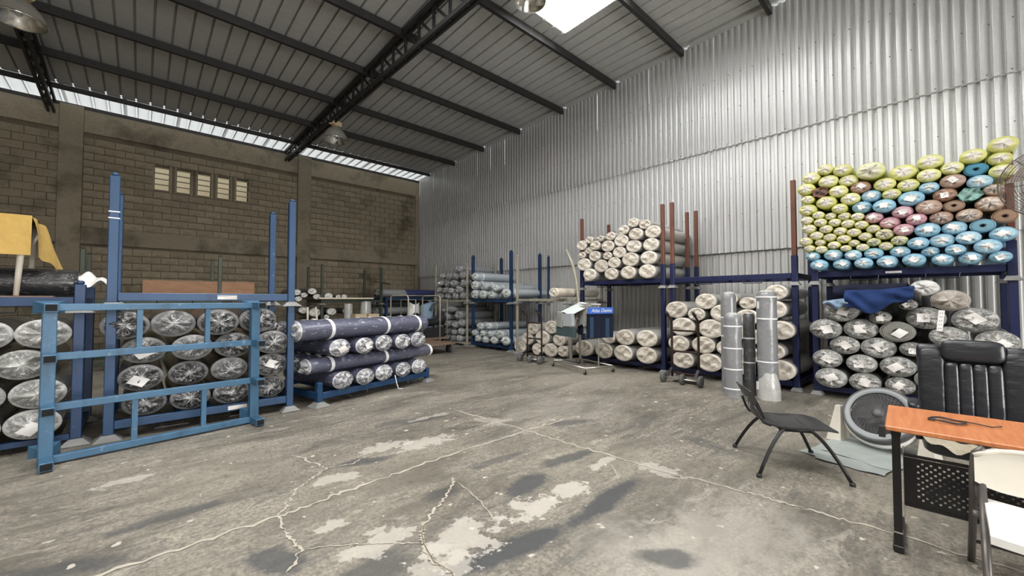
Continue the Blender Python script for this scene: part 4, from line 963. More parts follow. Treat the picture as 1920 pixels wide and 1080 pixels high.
# ================================================================== GARMENT RACK
def garment_rack():
    o = Vector((6.87, 6.08, 0)); ux = (Vector((6.56, 4.96, 0)) - o); Lx = ux.length; ux.normalize(); rz = atan2(ux.y, ux.x)
    t = thing('garment_rack', 'chrome rolling garment rack with fabric swatches hung on it', 'garment rack', o, rz); D = .72; c = M['chrome']
    for a, b in (((0, 0), (Lx, 0)), ((0, D), (Lx, D)), ((0, 0), (0, D)), ((Lx, 0), (Lx, D))): MB().tube([(*a, .13), (*b, .13)], .013, 8).build('base_tube', c, t, True)
    MB().tube([(.0, .03, .20), (Lx, .03, .20)], .008, 6).build('base_tube', M['black_steel'], t, True)
    for x, y in ((0, 0), (Lx, 0), (0, D), (Lx, D)):
        k = MB().lathe([(.012, -.012), (.042, -.014), (.048, 0), (.042, .014), (.012, .012)], 16, Matrix.Translation((x, y, .049)) @ Matrix.Rotation(pi / 2, 4, 'X')).build('caster_wheel', M['rubber'], t, True)
        link('caster_fork', MB().box((x, y + .02, .085), (.03, .012, .08)).box((x, y - .02, .085), (.03, .012, .08)).mesh('caster_fork', c), k)
    for x in (.06, Lx - .02): MB().tube([(x, D / 2, .13), (x + (.05 if x < .5 else -.0), D / 2, .7), (x, D / 2, 1.40)], .013, 8).build('upright_tube', c, t, True)
    MB().tube([(-.1, D / 2, 1.40), (Lx + .06, D / 2, 1.40)], .014, 8).build('top_bar', c, t, True)
    return t, o, rz, Lx, D
gt, go, grz, GL, GD = garment_rack()
def gp(u, v, z): return Vector((go.x + u * cos(grz) - v * sin(grz), go.y + u * sin(grz) + v * cos(grz), z))
def hanging(name, label, cat, mats, u0, u1, z0, z1, v=0.0, fold=.012, n=10, seed=1, thick=.02, ends=0.0, across=None):
    r = random.Random(seed); ph = r.uniform(0, 6)
    t = thing(name, label, cat, gp((u0 + u1) / 2, GD / 2 + v, 0), grz) if across is None else thing(name, label, cat, gp(across, (u0 + u1) / 2, 0), grz + pi / 2)
    def f(side):
        return lambda s, q: ((s - .5) * (u1 - u0) * (1 + ends * (1 - q)), side * thick / 2 + fold * sin(s * n + ph) * (1 - q * .7), z0 + (z1 - z0) * q + ends * .06 * sin(s * 17 + ph) * (1 - q))
    mb = MB().grid(f(-1), 14, 8).grid(f(1), 14, 8)
    mb.build('swatch', mats, t, True); return t
den = hanging('denim_panel', 'dark denim swatches with blue lettered header on garment rack', 'fabric sample', M['denim'], .08, .71, .72, 1.22, 0, .02, 22, 3, .05, across=1.15)
hd = MB().box((0, -.03, 1.275), (.64, .05, .13), ch=.01).build('header_card', M['header_blue'], den)
MB().box((.15, -.05, .92), (.10, .012, .40)).build('denim_strip', M['denim2'], den); MB().box((-.25, -.05, .94), (.09, .012, .42)).build('denim_strip', M['denim2'], den)
def text(body_, size, loc, rot, mat, parent, name, shear=0.0):
    cu = bpy.data.curves.new(name, 'FONT'); cu.body = body_; cu.size = size; cu.align_x = 'CENTER'; cu.align_y = 'CENTER'; cu.extrude = .0015; cu.shear = shear
    tmp = bpy.data.objects.new('tmp', cu); COL.objects.link(tmp)
    me = bpy.data.meshes.new_from_object(tmp.evaluated_get(bpy.context.evaluated_depsgraph_get())); bpy.data.objects.remove(tmp); me.name = name
    me.materials.clear(); me.materials.append(mat); return link(name, me, parent, loc, rot)
text('Atlas Denim', .105, (0, -.0565, 1.277), (pi / 2, 0, 0), M['white'], hd, 'header_lettering', .3)
hanging('swatch_bunch', 'grey swatches with crumpled edges hung beside the dark denim panel', 'fabric sample', M['grey_cloth'], .52, .90, .95, 1.37, -.03, .025, 30, 4, .05, .4)
hanging('swatch_bunch', 'grey-green narrow swatches hung between denim and dark swatch', 'fabric sample', M['sage_cloth'], .66, .90, .78, 1.30, .05, .03, 25, 5, .05, .3)
hanging('swatch_bunch', 'black swatch under the grey bunch on garment rack', 'fabric sample', M['dark_cloth'], .46, .64, .74, 1.30, .03, .02, 18, 6, .05)
# swatch books on the left end
sb = thing('swatch_book', 'grey swatch book hanging over the left end of the garment rack', 'fabric sample', gp(.34, .12, 0), grz)
MB().box((-.17, -.03, 1.06), (.22, .09, .34), RY(.10), ch=.01).build('swatch_stack', M['grey_cloth'], sb); MB().box((.12, -.02, 1.06), (.36, .08, .28), RY(-.06), ch=.01).build('swatch_stack', M['grey_plastic'], sb)
MB().box((-.0, .0, .80), (.66, .10, .20), ch=.012).build('dark_cover', M['slate_cloth'], sb)
fl_ = thing('open_swatch', 'pale green and white swatch flopped open on top of garment rack', 'fabric sample', gp(.28, GD / 2 - .05, 0), grz)
MB().grid(lambda s, q: (-.12 + .46 * s + .24 * q, -.20 + .36 * q - .05, 1.22 + .22 * q + .02 * sin(5 * s) - .03 * s), 8, 8).build('swatch', M['pale_cloth'], fl_, True)
MB().grid(lambda s, q: (-.24 + .15 * s + .24 * q, -.21 + .36 * q - .05, 1.20 + .22 * q), 4, 8).build('swatch_edge', M['slate_cloth'], fl_, True)
hanging('swatch_bunch', 'crumpled beige swatches at the middle of the garment rack bar', 'fabric sample', M['cream_plastic'], .34, .56, 1.10, 1.26, -.14, .04, 35, 8, .07, .5)

# ================================================================== CLUTTER BY THE BLOCK WALL
tag(MB().box((5.0, 13.46, 1.545), (1.75, .26, .045), ch=.008).build('pale_board', M['pale_board']), 'pale board lying on the rail of the dark green rack', 'board')
for i, x in enumerate((5.12, 5.53)):
    c = thing('carton', 'plain brown carton behind the navy rolls, %s one' % ('left', 'right')[i], 'box', (x, 12.7, 0), .06 * i, 'plain cartons')
    MB().box((0, 0, .52), (.36, .34, 1.04), ch=.006).build('carton_body', M['carton'], c)
    for s in (-1, 1): MB().box((s * .088, 0, 1.044), (.17, .33, .006), RY(s * .03)).build('lid_flap', M['carton'], c)
tag(MB().box((1.22, 13.45, 1.74), (2.35, .018, .50), RX(-.06)).build('plywood_sheet', M['plywood']), 'reddish plywood sheet standing on the dark green rack', 'board')
tp = thing('tee_pole', 'dark pole with a cross handle leaning by the green rack', 'pole', (5.95, 13.1, 0))
MB().tube([(-.12, .0, .02), (.16, .1, 2.1)], .016, 8).build('shaft', M['steel_dark'], tp, True); MB().tube([(-.12, .1, 2.12), (.46, .1, 2.05)], .016, 8).build('cross_handle', M['black_steel'], tp, True)
for i, (x, l) in enumerate(((3.72, -.02), (3.95, .09))):
    tag(MB().tube([(x + l, 13.0, .02), (x, 13.1, 1.28)], .03, 8).build('wooden_pole', M['pale_board'], None, True), 'pale wooden pole left of green rack, %s one' % ('upright left', 'leaning right')[i], 'pole')
tag(MB().grid(lambda s, q: (4.95 + .15 * cos(2 * pi * q) * (1 - .15 * s), 13.15 + .15 * sin(2 * pi * q), .02 + 1.35 * s), 8, 16).build('wrapped_bundle', M['clear_wrap'], None, True), 'pale grey upright bundle behind the left carton', 'fabric roll')
tag(MB().grid(lambda s, q: (5.55 + (.26 - .1 * s) * cos(2 * pi * q), 13.2 + .16 * sin(2 * pi * q), .02 + 1.4 * s + .03 * sin(9 * q)), 8, 18).build('clear_bag', M['clear_wrap'], None, True), 'crumpled clear plastic bag behind the right carton', 'bag')
tag(MB().grid(lambda s, q: (6.55 + (.30 - .14 * s) * cos(2 * pi * q) + .1 * s, 11.95 + .15 * sin(2 * pi * q), .30 + 1.08 * s + .04 * sin(12 * q + 3 * s)), 10, 20).build('wrapped_bundle', M['white_wrap'], None, True), 'white plastic bundle standing on the platform trolley', 'bag')
bb = thing('upright_bolt', 'grey-blue bolt of cloth standing on the platform trolley', 'fabric roll', (7.12, 11.95, .285)); 
MB().grid(lambda s, q: (.22 * cos(2 * pi * q) * (1 + .1 * s), .13 * sin(2 * pi * q), 1.08 * s + .06 * s * cos(2 * pi * q)), 6, 18).build('bolt_cloth', M['sky_cloth'], bb, True)
MB().bar((.03, -.15, .85), (.19, -.13, 1.08), .01, .11).build('dark_fold', M['slate_cloth'], bb)
tag(MB().grid(lambda s, q: (6.42 + 1.0 * s, 11.45 + .2 * sin(2 * pi * q), .80 + .02 + (.22 - .10 * sin(pi * s)) * cos(2 * pi * q) + .06 * cos(2 * pi * s)), 12, 18).build('black_bolster', M['leather'], None, True), 'sagging black bolster lying across the platform trolley', 'bolster')
pt = thing('platform_trolley', 'brown platform trolley with tall tube handles beside the navy rolls', 'trolley', (5.9, 10.2, 0), radians(8))
MB().box((0, 0, .27), (1.25, 1.5, .05), ch=.006).build('deck', M['brown_board'], pt)
for x in (-.5, .5):
    for y in (-.6, .6): MB().lathe([(.03, -.03), (.10, -.03), (.11, 0), (.10, .03), (.03, .03)], 20, Matrix.Translation((x, y, .11)) @ Matrix.Rotation(pi / 2, 4, 'Y')).build('wheel', M['rubber'], pt, True); MB().box((x, y, .2), (.1, .09, .08)).build('caster_fork', M['black_steel'], pt)
for x in (.56, -.56): MB().tube([(x, -.15, .29), (x, -.15, 1.55), (x, -.10, 1.62), (x, .6, 1.62), (x, .66, 1.55), (x, .66, .29)], .02, 8).build('tube_handle', M['tan_steel'], pt, True)
MB().tube([(-.56, .6, 1.62), (.56, .6, 1.62)], .018, 8).build('tube_handle', M['tan_steel'], pt, True)
pl2 = thing('pallet_cart', 'low dark cart carrying the black bolster and wrapped bundles', 'trolley', (6.9, 11.75, 0)); MB().box((0, 0, .25), (1.2, 1.0, .06)).build('deck', M['brown_board'], pl2)
for x in (-.5, .5):
    for y in (-.4, .4): MB().lathe([(.03, -.03), (.10, -.03), (.11, 0), (.10, .03), (.03, .03)], 20, Matrix.Translation((x, y, .11)) @ Matrix.Rotation(pi / 2, 4, 'Y')).build('wheel', M['rubber'], pl2, True)
MB().box((0, -.3, .43), (1.0, .3, .30)).build('crate', M['black_plastic'], pl2)
for x in (-.58, .58): MB().tube([(x, -.48, .28), (x, -.48, 1.5), (x, .48, 1.5), (x, .48, .28)], .018, 8).build('tube_handle', M['tan_steel'], pl2, True)

# ================================================================== LEFT TABLE WITH YELLOW CLOTH
tb = thing('small_table', 'white-legged table standing on the left rack under a mustard cloth', 'table', (-1.35, 6.62, 1.542))
MB().box((0, 0, .76), (1.0, .72, .03), ch=.006).build('table_top', M['brown_board'], tb)
for x, y in ((.44, -.3), (.44, .3), (-.44, -.3), (-.44, .3)): MB().lathe([(.020, 0), (.030, .745)], 14, Matrix.Translation((x, y, 0)) @ Matrix.Rotation(.05 * (1 if x > 0 else -1), 4, 'Y')).build('leg', M['pale_leg'], tb, True)
MB().box((0, -.33, .70), (.9, .025, .07)).build('apron', M['pale_leg'], tb)
yc = thing('mustard_cloth', 'mustard yellow cloth draped over the table on the left rack', 'cloth', (-1.35, 6.62, 2.32))
MB().grid(lambda s, q: (-.56 + 1.1 * s, -.39 + .78 * q, .012 + .006 * sin(9 * s) * sin(5 * q)), 12, 8).grid(lambda s, q: (-.56 + 1.1 * s, -.392 - .035 * q - .012 * sin(s * 17) * q, .012 - .40 * q - .012 * sin(5 * s)), 20, 8).build('front_drop', M['yellow_cloth'], yc, True)
def flap(s, q):
    y = -.39 + .78 * s; w = .40 + .16 * s
    return (.54 + .17 * q * (.35 + .65 * s) + .012 * sin(9 * s + 4 * q), y, .012 - w * 1.0 * q ** 1.15 - .01 * sin(14 * s) * q)
MB().grid(flap, 14, 10).build('side_drop', M['yellow_cloth'], yc, True)

# ================================================================== CLOTH ON THE GREY ROLLS
bc = thing('blue_cloth', 'crumpled bright blue cloth over the grey pile behind leather chair', 'cloth', (7.6, .78, 1.5))
def drape(y0, y1, ztop, zbot, amp, seed, x0=-.12):
    r = random.Random(seed); ph = [r.uniform(0, 6) for _ in range(6)]
    def f(s, q):
        y = y0 + (y1 - y0) * s; e = sin(7 * s + ph[0]) * .03 + sin(13 * s + ph[1]) * .015
        zt = ztop(s) if callable(ztop) else ztop; zb = zbot(s) if callable(zbot) else zbot
        if q < .3: k = q / .3; return (x0 + .55 * (1 - k) + .02 * sin(9 * s + 5 * k), y, zt - .05 * (1 - k) + amp * .5 * sin(6 * s + 8 * k + ph[2]))
        k = (q - .3) / .7; return (x0 - .06 * sin(pi * k) - amp * (sin(9 * s + 5 * k + ph[3]) + .7 * sin(17 * s - 9 * k + ph[4])), y, zt + (zb - zt) * k + e * k)
    return f
MB().grid(drape(.24, -.47, lambda s: .13 + .05 * s, lambda s: -.08 - .16 * sin(pi * min(1, s * 1.35)) ** 1.2 + .10 * s, .022, 2), 34, 18).build('bright_part', M['blue_cloth'], bc, True)
dc = thing('dark_cloth', 'near-black cloth behind the bright blue cloth on grey pile', 'cloth', (7.75, .78, 1.5)); MB().grid(drape(.39, -.40, lambda s: .21 + .03 * s, -.02, .018, 5, -.125), 24, 14).build('dark_part', M['dark_cloth'], dc, True)
sc_ = thing('light_blue_cloth', 'pale blue cloth peeking out left of the bright blue cloth', 'cloth', (7.6, .78, 1.5)); MB().grid(drape(.50, .15, lambda s: -.02 + .06 * s, -.10, .02, 8, -.06), 18, 10).build('cloth', M['sky_cloth'], sc_, True)
hb = thing('punched_tag', 'white punched paper strip hanging on grey rolls right of blue cloth', 'tag', (7.56, .08, 1.23), 0)
MB().box((0, 0, 0), (.004, .055, .27), RX(.10)).build('strip', M['paper'], hb)
q = MB()
for k in range(5):
    for s in (-.010, .010): q.box((-.003, s - .0045 * (k - 2), -.10 + .05 * k), (.002, .007, .009))
q.build('punch_marks', M['hole'], hb)

for i, (x, y) in enumerate(((3.75, 14.0), (4.95, 14.0))):
    cr = thing('dark_crate', 'dark crate under the white-ended rolls, %s one' % ('left', 'right')[i], 'crate', (x, y, (0, .18)[i]), 0, 'dark crates by the block wall'); kz = (1, .75)[i]
    MB().box((0, 0, .385 * kz), (.95, .8, .77 * kz), ch=.01).build('crate_body', M['brown_board'], cr)
    for z in (.12, .38, .64): MB().box((0, -.407, z * kz), (.93, .012, .15 * kz)).build('crate_slat', M['brown_board'], cr)

# ================================================================== FURNITURE
def pad(mb, c, size, R=None, e1=.35, e2=.35, nu=16, nv=20, mi=0):
    R = R or Matrix.Identity(3); c = Vector(c)
    sg = lambda v, e: (abs(v) ** e) * (1 if v >= 0 else -1)
    def f(s, q):
        a = -pi / 2 + pi * s; b = 2 * pi * q
        return c + R @ Vector((size[0] / 2 * sg(cos(a), e1) * sg(cos(b), e2), size[1] / 2 * sg(cos(a), e1) * sg(sin(b), e2), size[2] / 2 * sg(sin(a), e1)))
    return mb.grid(f, nu, nv)
# --- black stacking chair
ch = thing('black_chair', 'black plastic chair with splayed tube legs, alone on the open floor', 'chair', (4.365, 1.035, 0), atan2(-.84, .54))
def seatf(s, q):
    x = -.24 + .55 * s; y = (q - .5) * .50 * (1 - .12 * abs(2 * s - 1) ** 3)
    z = .405 - .028 * sin(pi * min(1, s * 1.15)) * (1 - (2 * q - 1) ** 2 * .8) + .035 * max(0, .25 - s) * 4 * .6 - .05 * max(0, s - .82) * 2
    return (x, y, z)
def shell(f, nu, nv, th=(0, 0, -.014)):
    mb = MB().grid(f, nu, nv); n = len(mb.v); k = len(mb.f)
    mb.add([tuple(a + b for a, b in zip(p, th)) for p in mb.v[:n]], [tuple(reversed(q)) for q in mb.f[:k]])
    w = nv + 1; rim = [i * w for i in range(nu + 1)] + [nu * w + j for j in range(1, nv + 1)] + [i * w + nv for i in range(nu - 1, -1, -1)] + [j for j in range(nv - 1, 0, -1)]
    for a, b in zip(rim, rim[1:] + rim[:1]): mb.f.append((b, a, a + n, b + n)); mb.m.append(0)
    return mb
shell(seatf, 14, 12).build('seat', M['black_plastic'], ch, 50)
def backf(s, q):
    y = (q - .5) * (.44 - .10 * (1 - s) ** 2); z = .44 + .27 * s
    x = -.255 - .10 * s - .02 * s * s + .035 * (2 * q - 1) ** 2
    return (x, y, z - .025 * abs(2 * q - 1) ** 3 * s)
shell(backf, 10, 14, (-.012, 0, -.002)).build('backrest', M['black_plastic'], ch, 50)
hl = MB(); R_ = random.Random(2)
for (y, z) in ((-.06, .55), (-.03, .575), (0, .55), (.03, .525), (-.03, .525), (.0, .60), (.03, .575), (.06, .60), (-.06, .60), (.06, .55)):
    s = (z - .44) / .27; x = -.255 - .10 * s - .02 * s * s; hl.box((x - .0135, y, z), (.003, .013, .013), RY(.3)); hl.box((x + .0015, y, z), (.003, .013, .013), RY(.3))
hl.build('back_holes', M['pale_cloth'], ch)
for sy in (-1, 1):
    MB().tube([(-.19, sy * .215, .40), (-.245, sy * .205, .42), (-.275, sy * .195, .47), (-.31, sy * .18, .56)], .012, 8).build('back_bracket', M['black_plastic'], ch, True)
    MB().tube([(-.13, sy * .22, .378), (.12, sy * .22, .378)], .02, 8).build('side_frame', M['black_steel'], ch, True)
    for sx in (-1, 1):
        q = [(sx * (.08 + .255 * t), sy * (.22 + .14 * t ** .9), .378 * (1 - t ** 1.55) + .012) for t in (0, .12, .25, .4, .55, .7, .85, 1)]
        lg = MB().tube(q, .0145, 9).build('leg', M['black_steel'], ch, True)
        link('foot_cap', MB().lathe([(.021, 0), (.022, .02), (.017, .03)], 12, Matrix.Translation((q[-1][0], q[-1][1], 0))).mesh('foot_cap', M['rubber'], True), lg)
for x in (-.12, .12): MB().tube([(x, -.22, .378), (x, .22, .378)], .012, 8).build('cross_tube', M['black_steel'], ch, True)

# --- desk
DA = radians(-87); dd = Vector((cos(DA), sin(DA), 0)); 
dk_ = thing('desk', 'orange wood-topped desk with black perforated metal panel', 'desk', (3.265, .275, 0), DA)   # local x along the front edge, local y to the sitter
DL, DW, DZ = 1.35, .66, .755
MB().box((DL / 2, DW / 2, DZ - .014), (DL, DW, .028), ch=.005).build('desk_top', M['orange_wood'], dk_)
for x in (.045, DL - .1):
    lg = MB().bar((x, .09, .0), (x, .09, DZ - .03), .038, .05).build('leg', M['black_steel'], dk_)
    MB().box((x, .30, .025), (.05, .48, .035), ch=.004).build('foot_bar', M['black_steel'], dk_)
    MB().box((x, .30, DZ - .05), (.045, .46, .035)).build('top_bar', M['black_steel'], dk_)
    MB().box((x, .09, .12), (.042, .054, .008)).build('foot_sleeve', M['chrome'], dk_)
    MB().bar((x + .03, .125, .2), (x + .03, .125, .62), .006, .006).build('edge_strip', M['chrome'], dk_)
MB().box((-.012, -.0, DZ - .035), (.03, .06, .06)).build('corner_cap', M['black_plastic'], dk_)
# perforated panel: real holes
px0, px1, pz0, pz1, pit = .075, DL - .13, .285, .575, .0175
pn = MB(); nx = int((px1 - px0) / pit); nz = int((pz1 - pz0) / pit); hr = .30
vs = []; fs = []
for i in range(nx):
    for j in range(nz):
        x = px0 + i * pit; z = pz0 + j * pit; b = len(vs)
        corner = [(x, z), (x + pit, z), (x + pit, z + pit), (x, z + pit)]; vs += [(p[0], .105, p[1]) for p in corner]
        if 3 <= i < nx - 3 and 2 <= j < nz - 1:
            cx, cz, h = x + pit / 2, z + pit / 2 , pit * .29
            if (i + j) % 2 == 0:
                vs += [(cx + h * a, .105, cz + h * c) for a, c in ((-1, -1), (1, -1), (1, 1), (-1, 1))]
                fs += [(b, b + 1, b + 5, b + 4), (b + 1, b + 2, b + 6, b + 5), (b + 2, b + 3, b + 7, b + 6), (b + 3, b, b + 4, b + 7)]; continue
        fs.append((b, b + 1, b + 2, b + 3))
pn.add(vs, fs); pn.build('perforated_panel', M['black_steel'], dk_)
pe = MB()
for z in (pz0, pz1 + .0): pe.box(((px0 + px1) / 2, .11, z), (px1 - px0, .02, .014))
pe.build('panel_edge', M['black_steel'], dk_)
gl = thing('cable_coil', 'small black coiled cable lying on the orange desk top', 'cable', (3.62, .02, DZ + .004), .2)
MB().tube([(.05 * cos(a) * (1 + .2 * sin(2.1 * a)) , .075 * sin(a) * (1 - .15 * cos(1.7 * a)), .008 + .003 * sin(3 * a)) for a in [i * .25 for i in range(54)]], .0055, 6).build('coil', M['black_plastic'], gl, True)
MB().tube([(.03, -.06, .008), (.0, -.12, .008), (-.03, -.17, .006), (.02, -.22, .006)], .0035, 6).build('cable_end', M['black_plastic'], gl, True)

# --- leather executive chair
ex = thing('leather_chair', 'black leather executive chair with torn seat behind the desk', 'chair', (4.50, -.13, 0), pi + .06); Lm = M['leather']
BR = RY(-.16)
def bk(x, y, z): v = BR @ Vector((x, 0, z - .5)); return (v.x - .24, y, v.z + .5)
p = MB(); pad(p, bk(-.05, 0, .80), (.10, .60, .70), BR, .3, .3); p.build('back_shell', Lm, ex, True)
p = MB(); pad(p, bk(.035, 0, 1.095), (.11, .34, .175), BR, .45, .45); p.build('headrest', Lm, ex, True)
for s in (-1, 1):
    p = MB(); pad(p, bk(.02, s * .225, .80), (.10, .16, .62), BR, .4, .5); p.build('side_bolster', Lm, ex, True)
    p = MB(); pad(p, bk(.01, s * .235, 1.065), (.09, .15, .15), BR, .45, .5); p.build('shoulder_pad', Lm, ex, True)
for i in range(4):
    p = MB(); pad(p, bk(.03, -.1125 + .075 * i, .77), (.095, .084, .46), BR, .3, .6); p.build('back_channel', Lm, ex, True)
p = MB(); pad(p, (.05, 0, .475), (.60, .60, .17), None, .35, .35); p.build('seat_cushion', Lm, ex, True)
q = MB().grid(lambda s, t: (.352 - .012 * t + .002, -.30 + .40 * s, .56 - .105 * (1 - t) * (.30 + .70 * sin(pi * min(1, s * 1.12)) ** .6 + .14 * sin(19 * s)) + .006 * sin(11 * s) - .012 * t), 20, 5); q.build('torn_foam', M['foam'], ex, True)
for s in (-1, 1):
    MB().tube([(-.18, s * .30, .50), (-.16, s * .33, .62), (-.08, s * .335, .67), (.10, s * .335, .67), (.17, s * .33, .61), (.15, s * .31, .46)], .024, 10).build('arm_loop', M['black_plastic'], ex, True)
    p = MB(); pad(p, (.01, s * .335, .69), (.28, .075, .05), None, .5, .5); p.build('arm_pad', Lm, ex, True)
MB().lathe([(.03, .10), (.03, .40)], 14).build('gas_column', M['black_steel'], ex, True)
for k in range(5):
    a = 2 * pi * k / 5; MB().bar((0, 0, .10), (.27 * cos(a), .27 * sin(a), .075), .045, .035).build('base_arm', M['black_plastic'], ex)
    MB().lathe([(.012, -.022), (.026, -.022), (.028, 0), (.026, .022), (.012, .022)], 12, Matrix.Translation((.27 * cos(a), .27 * sin(a), .029)) @ Matrix.Rotation(a, 4, 'Z') @ Matrix.Rotation(pi / 2, 4, 'Y')).build('caster', M['rubber'], ex, True)

# --- white folding chair, facing away from the desk
fc = thing('folding_chair', 'white plastic folding chair with grey tube legs before the desk', 'chair', (3.20, -.37, 0), pi)   # local x = facing, local y to photo right
FT = M['tube_grey'] = simple('grey_brown_tube', (.105, .095, .09), .4, .4, .3, 9, wear=(.3, .28, .26), wearamt=.66)
hw = .305
for s in (-1, 1):
    MB().tube([(-.34, s * (hw + .01), .0), (-.20, s * (hw + .005), .22), (-.06, s * hw, .46), (-.03, s * hw, .60), (-.035, s * (hw - .01), .70), (-.03, s * (hw - .04), .732)], .016, 10).build('back_upright', FT, fc, True)
    MB().tube([(.47, s * (hw - .03), .0), (.22, s * (hw - .03), .28), (-.02, s * (hw - .03), .545)], .016, 10).build('front_leg', FT, fc, True)
MB().tube([(-.24, -hw, .16), (-.24, hw, .16)], .010, 8).build('stretcher', FT, fc, True); MB().tube([(.40, -hw + .03, .08), (.40, hw - .03, .08)], .010, 8).build('stretcher', FT, fc, True)
def fseat(s, t): return (-.03 + .50 * s, (t - .5) * .54, .478 - .012 * (1 - (2 * t - 1) ** 2) + .015 * s - .02 * max(0, s - .9) * 8)
shell(fseat, 12, 10, (0, 0, -.035)).build('seat', M['white_plastic'], fc, 50)
def fback(s, t):
    y = (t - .5) * .60; z = .515 + .22 * s - .045 * abs(2 * t - 1) ** 5 * (2 * s - 1)
    return (.0 - .012 * s - .05 * (1 - (2 * t - 1) ** 2), y, z)
shell(fback, 10, 14, (-.014, 0, 0)).build('backrest', M['cream_plastic'], fc, 50)
MB().tube([fback(1, t / 14) for t in range(15)], .012, 8).build('back_lip', M['cream_plastic'], fc, True)
MB().lathe([(.02, -.01), (.02, .01)], 12, Matrix.Translation((.20, -hw + .0, .46)) @ Matrix.Rotation(pi / 2, 4, 'X')).build('pivot_bolt', FT, fc, True)

M['face_grey'] = simple('mid_grey_plastic', (.20, .215, .225), .4, 0, .1, 4)
# --- round floor fan
fan = thing('floor_fan', 'large round grey floor fan on a white stand beside the desk', 'fan', (5.50, .50, 0), 0)
nrm = Vector((-.80, .18, .57)).normalized(); FM = Matrix.Translation((0, 0, .335)) @ nrm.to_track_quat('Z', 'Y').to_matrix().to_4x4(); R0 = .285
MB().lathe([(R0 - .01, -.09), (R0 + .004, -.07), (R0 + .012, .0), (R0 + .008, .038), (R0 + .0, .046), (R0 - .008, .045)], 48, FM, cap0=False, cap1=False).build('drum_ring', M['dark_grey_plastic'], fan, True)
MB().lathe([(R0 + .0, -.105), (R0 + .022, -.095), (R0 + .026, -.05), (R0 + .016, -.03), (R0 + .010, -.03)], 48, FM, cap0=False, cap1=False).build('back_ring', M['white_plastic'], fan, True)
MB().lathe([(R0 - .012, .048), (R0 - .060, .058), (R0 - .064, .050)], 48, FM, cap0=False, cap1=False).build('face_ring', M['face_grey'], fan, True)
g_ = MB()
for r in [.03 + .0125 * i for i in range(15)]: g_.lathe([(r, .050 + .012 * (1 - r / .21)), (r + .004, .053 + .012 * (1 - r / .21)), (r + .004, .048 + .012 * (1 - r / .21))], 40, FM, cap0=False, cap1=False)
g_.build('grille_rings', M['dark_grey_plastic'], fan, True)
sp = MB()
for k in range(36):
    a = 2 * pi * k / 36; pts = [FM @ Vector(((.03 + .185 * t) * cos(a + .5 * t), (.03 + .185 * t) * sin(a + .5 * t), .050 + .010 * (1 - t))) for t in (0, .25, .5, .75, 1)]; sp.tube(pts, .0022, 4)
sp.build('grille_spokes', M['dark_grey_plastic'], fan)
MB().lathe([(.052, .050), (.050, .066), (.02, .074)], 24, FM).build('grille_hub', M['dark_grey_plastic'], fan, True)
MB().lathe([(R0 - .02, -.085), (.02, -.10)], 40, FM, cap0=False).build('back_cover', M['dark_grey_plastic'], fan, True)
bl = MB()
for k in range(5):
    a = 2 * pi * k / 5; ring = []
    for t in (0, .5, 1):
        for w in (-.35, .35): ring.append(FM @ Vector(((.05 + .145 * t) * cos(a + w * (.6 + .4 * t)), (.05 + .145 * t) * sin(a + w * (.6 + .4 * t)), -.01 + w * .08)))
    bl.add(ring, [(0, 1, 3, 2), (2, 3, 5, 4)])
bl.build('blades', M['black_plastic'], fan, True)
pv = (FM.to_3x3() @ Vector((1, 0, 0))); pv.z = 0; pv.normalize(); sgn = 1 if pv.y > 0 else -1
for s in (-1, 1):
    e = pv * s * sgn * (R0 + .055); a_, b_ = Vector((e.x, e.y, .34)), Vector((e.x * 1.05, e.y * 1.05, .0))
    tdir = Vector((-pv.y, pv.x, 0)); vs = []
    for (z, w, th) in ((.0, .105, .13), (.30, .04, .06), (.36, .034, .05)):
        c = a_.lerp(b_, 1 - z / .36); o_ = pv * th * .5
        vs += [c - tdir * w - o_ + Vector((0, 0, 0)), c + tdir * w - o_, c + tdir * w + o_, c - tdir * w + o_]
        for i in range(1, 5): vs[-i].z = z
    MB().add(vs, [(0, 1, 5, 4), (1, 2, 6, 5), (2, 3, 7, 6), (3, 0, 4, 7), (4, 5, 9, 8), (5, 6, 10, 9), (6, 7, 11, 10), (7, 4, 8, 11), (8, 9, 10, 11)]).build('stand_leg', M['cream_plastic'], fan)
    MB().lathe([(.03, -.02), (.032, 0), (.024, .022)], 18, Matrix.Translation((e.x, e.y, .335)) @ Matrix.Rotation(atan2(pv.y * s * sgn, pv.x * s * sgn), 4, 'Z') @ Matrix.Rotation(pi / 2, 4, 'Y')).build('pivot_knob', M['grey_plastic'], fan, True)
st = thing('plastic_sheet', 'crumpled grey-green sheet spread on the floor under the fan', 'sheet', (5.2, .62, 0), -.25)
rs = random.Random(4)
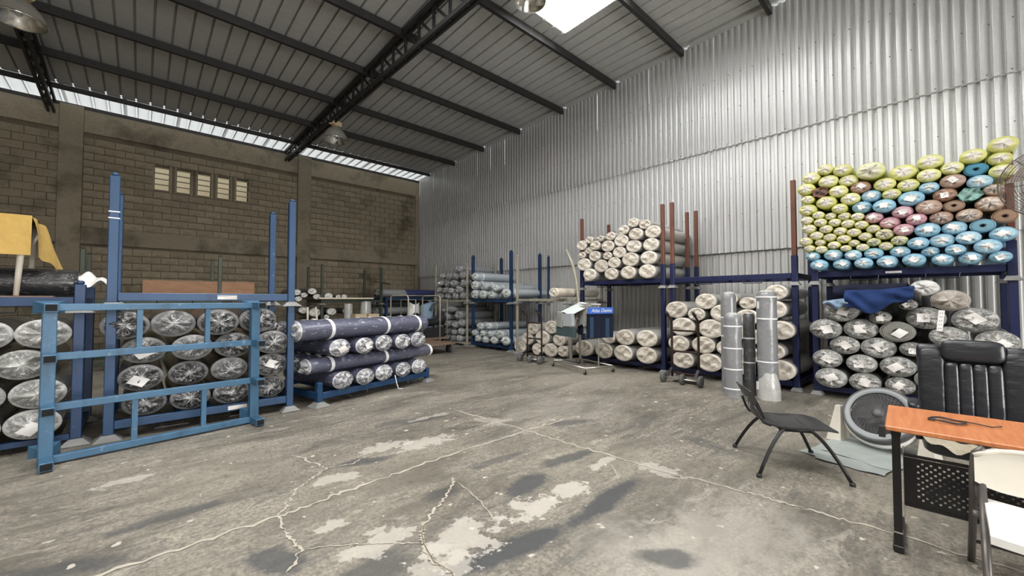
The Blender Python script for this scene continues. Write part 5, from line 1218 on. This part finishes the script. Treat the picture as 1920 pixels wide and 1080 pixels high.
for k, (cx, cy, w, h, a) in enumerate(((0, 0, .95, .62, 0), (-.12, -.06, .8, .5, .12), (.12, -.1, .8, .55, -.10))):
    ph = rs.uniform(0, 6)
    def f(s, q, k=k, cx=cx, cy=cy, w=w, h=h, a=a, ph=ph):
        x = (s - .5) * w; y = (q - .5) * h
        return (cx + x * cos(a) - y * sin(a) + .012 * sin(13 * q + ph), cy + x * sin(a) + y * cos(a) + .012 * sin(11 * s + ph), .003 + .004 * k + .004 * (1 + sin(7 * s + 9 * q + ph)))
    MB().grid(f, 14, 10).build('sheet_layer', M['sheet'], st, True)
# --- wire cage fan at the right edge
pf = thing('pedestal_fan', 'tall wire-caged pedestal fan cut off by the right edge', 'fan', (5.50, -.585, 0), 0)
nd = Vector((-.93, .25, -.12)).normalized(); PM = Matrix.Translation((-.05, 0, 2.47)) @ nd.to_track_quat('Z', 'Y').to_matrix().to_4x4(); PR = .285
cg = MB()
for sgn2 in (1, -1):
    for i in range(17):
        r = PR * (i + 1) / 17; z = sgn2 * .085 * (1 - (r / PR) ** 3) + .0
        cg.tube([PM @ Vector((r * cos(2 * pi * k / 40), r * sin(2 * pi * k / 40), z)) for k in range(40)], .0019, 4, closed=True)
    for k in range(14):
        a = 2 * pi * k / 14; cg.tube([PM @ Vector((PR * t * cos(a), PR * t * sin(a), sgn2 * .085 * (1 - t ** 3))) for t in (.06, .3, .55, .8, 1)], .0022, 4)
cg.build('wire_cage', M['wire'], pf)
MB().tube([PM @ Vector((PR * cos(2 * pi * k / 40), PR * sin(2 * pi * k / 40), 0)) for k in range(40)], .006, 6, closed=True).build('cage_rim', M['wire'], pf, True)
MB().lathe([(.055, .07), (.055, .09), (.02, .1)], 20, PM).build('cage_badge', M['dark_grey_plastic'], pf, True)
MB().lathe([(.07, -.28), (.085, -.2), (.08, -.1), (.04, -.085)], 24, PM).build('motor', M['dark_grey_plastic'], pf, True)
bl = MB()
for k in range(3):
    a = 2 * pi * k / 3 + .4; ring = []
    for t in (0, .5, 1):
        for w in (-.5, .5): ring.append(PM @ Vector(((.04 + .20 * t) * cos(a + w * (.5 + .5 * t)), (.04 + .20 * t) * sin(a + w * (.5 + .5 * t)), w * .07)))
    bl.add(ring, [(0, 1, 3, 2), (2, 3, 5, 4)])
bl.build('blades', M['wire'], pf, True)
MB().tube([(.14, -.03, .03), (.14, -.03, 2.42)], .022, 12).build('pole', M['black_steel'], pf, True); MB().lathe([(.22, 0), (.22, .02), (.05, .045)], 32, Matrix.Translation((.14, -.03, 0))).build('round_base', M['black_steel'], pf, True)
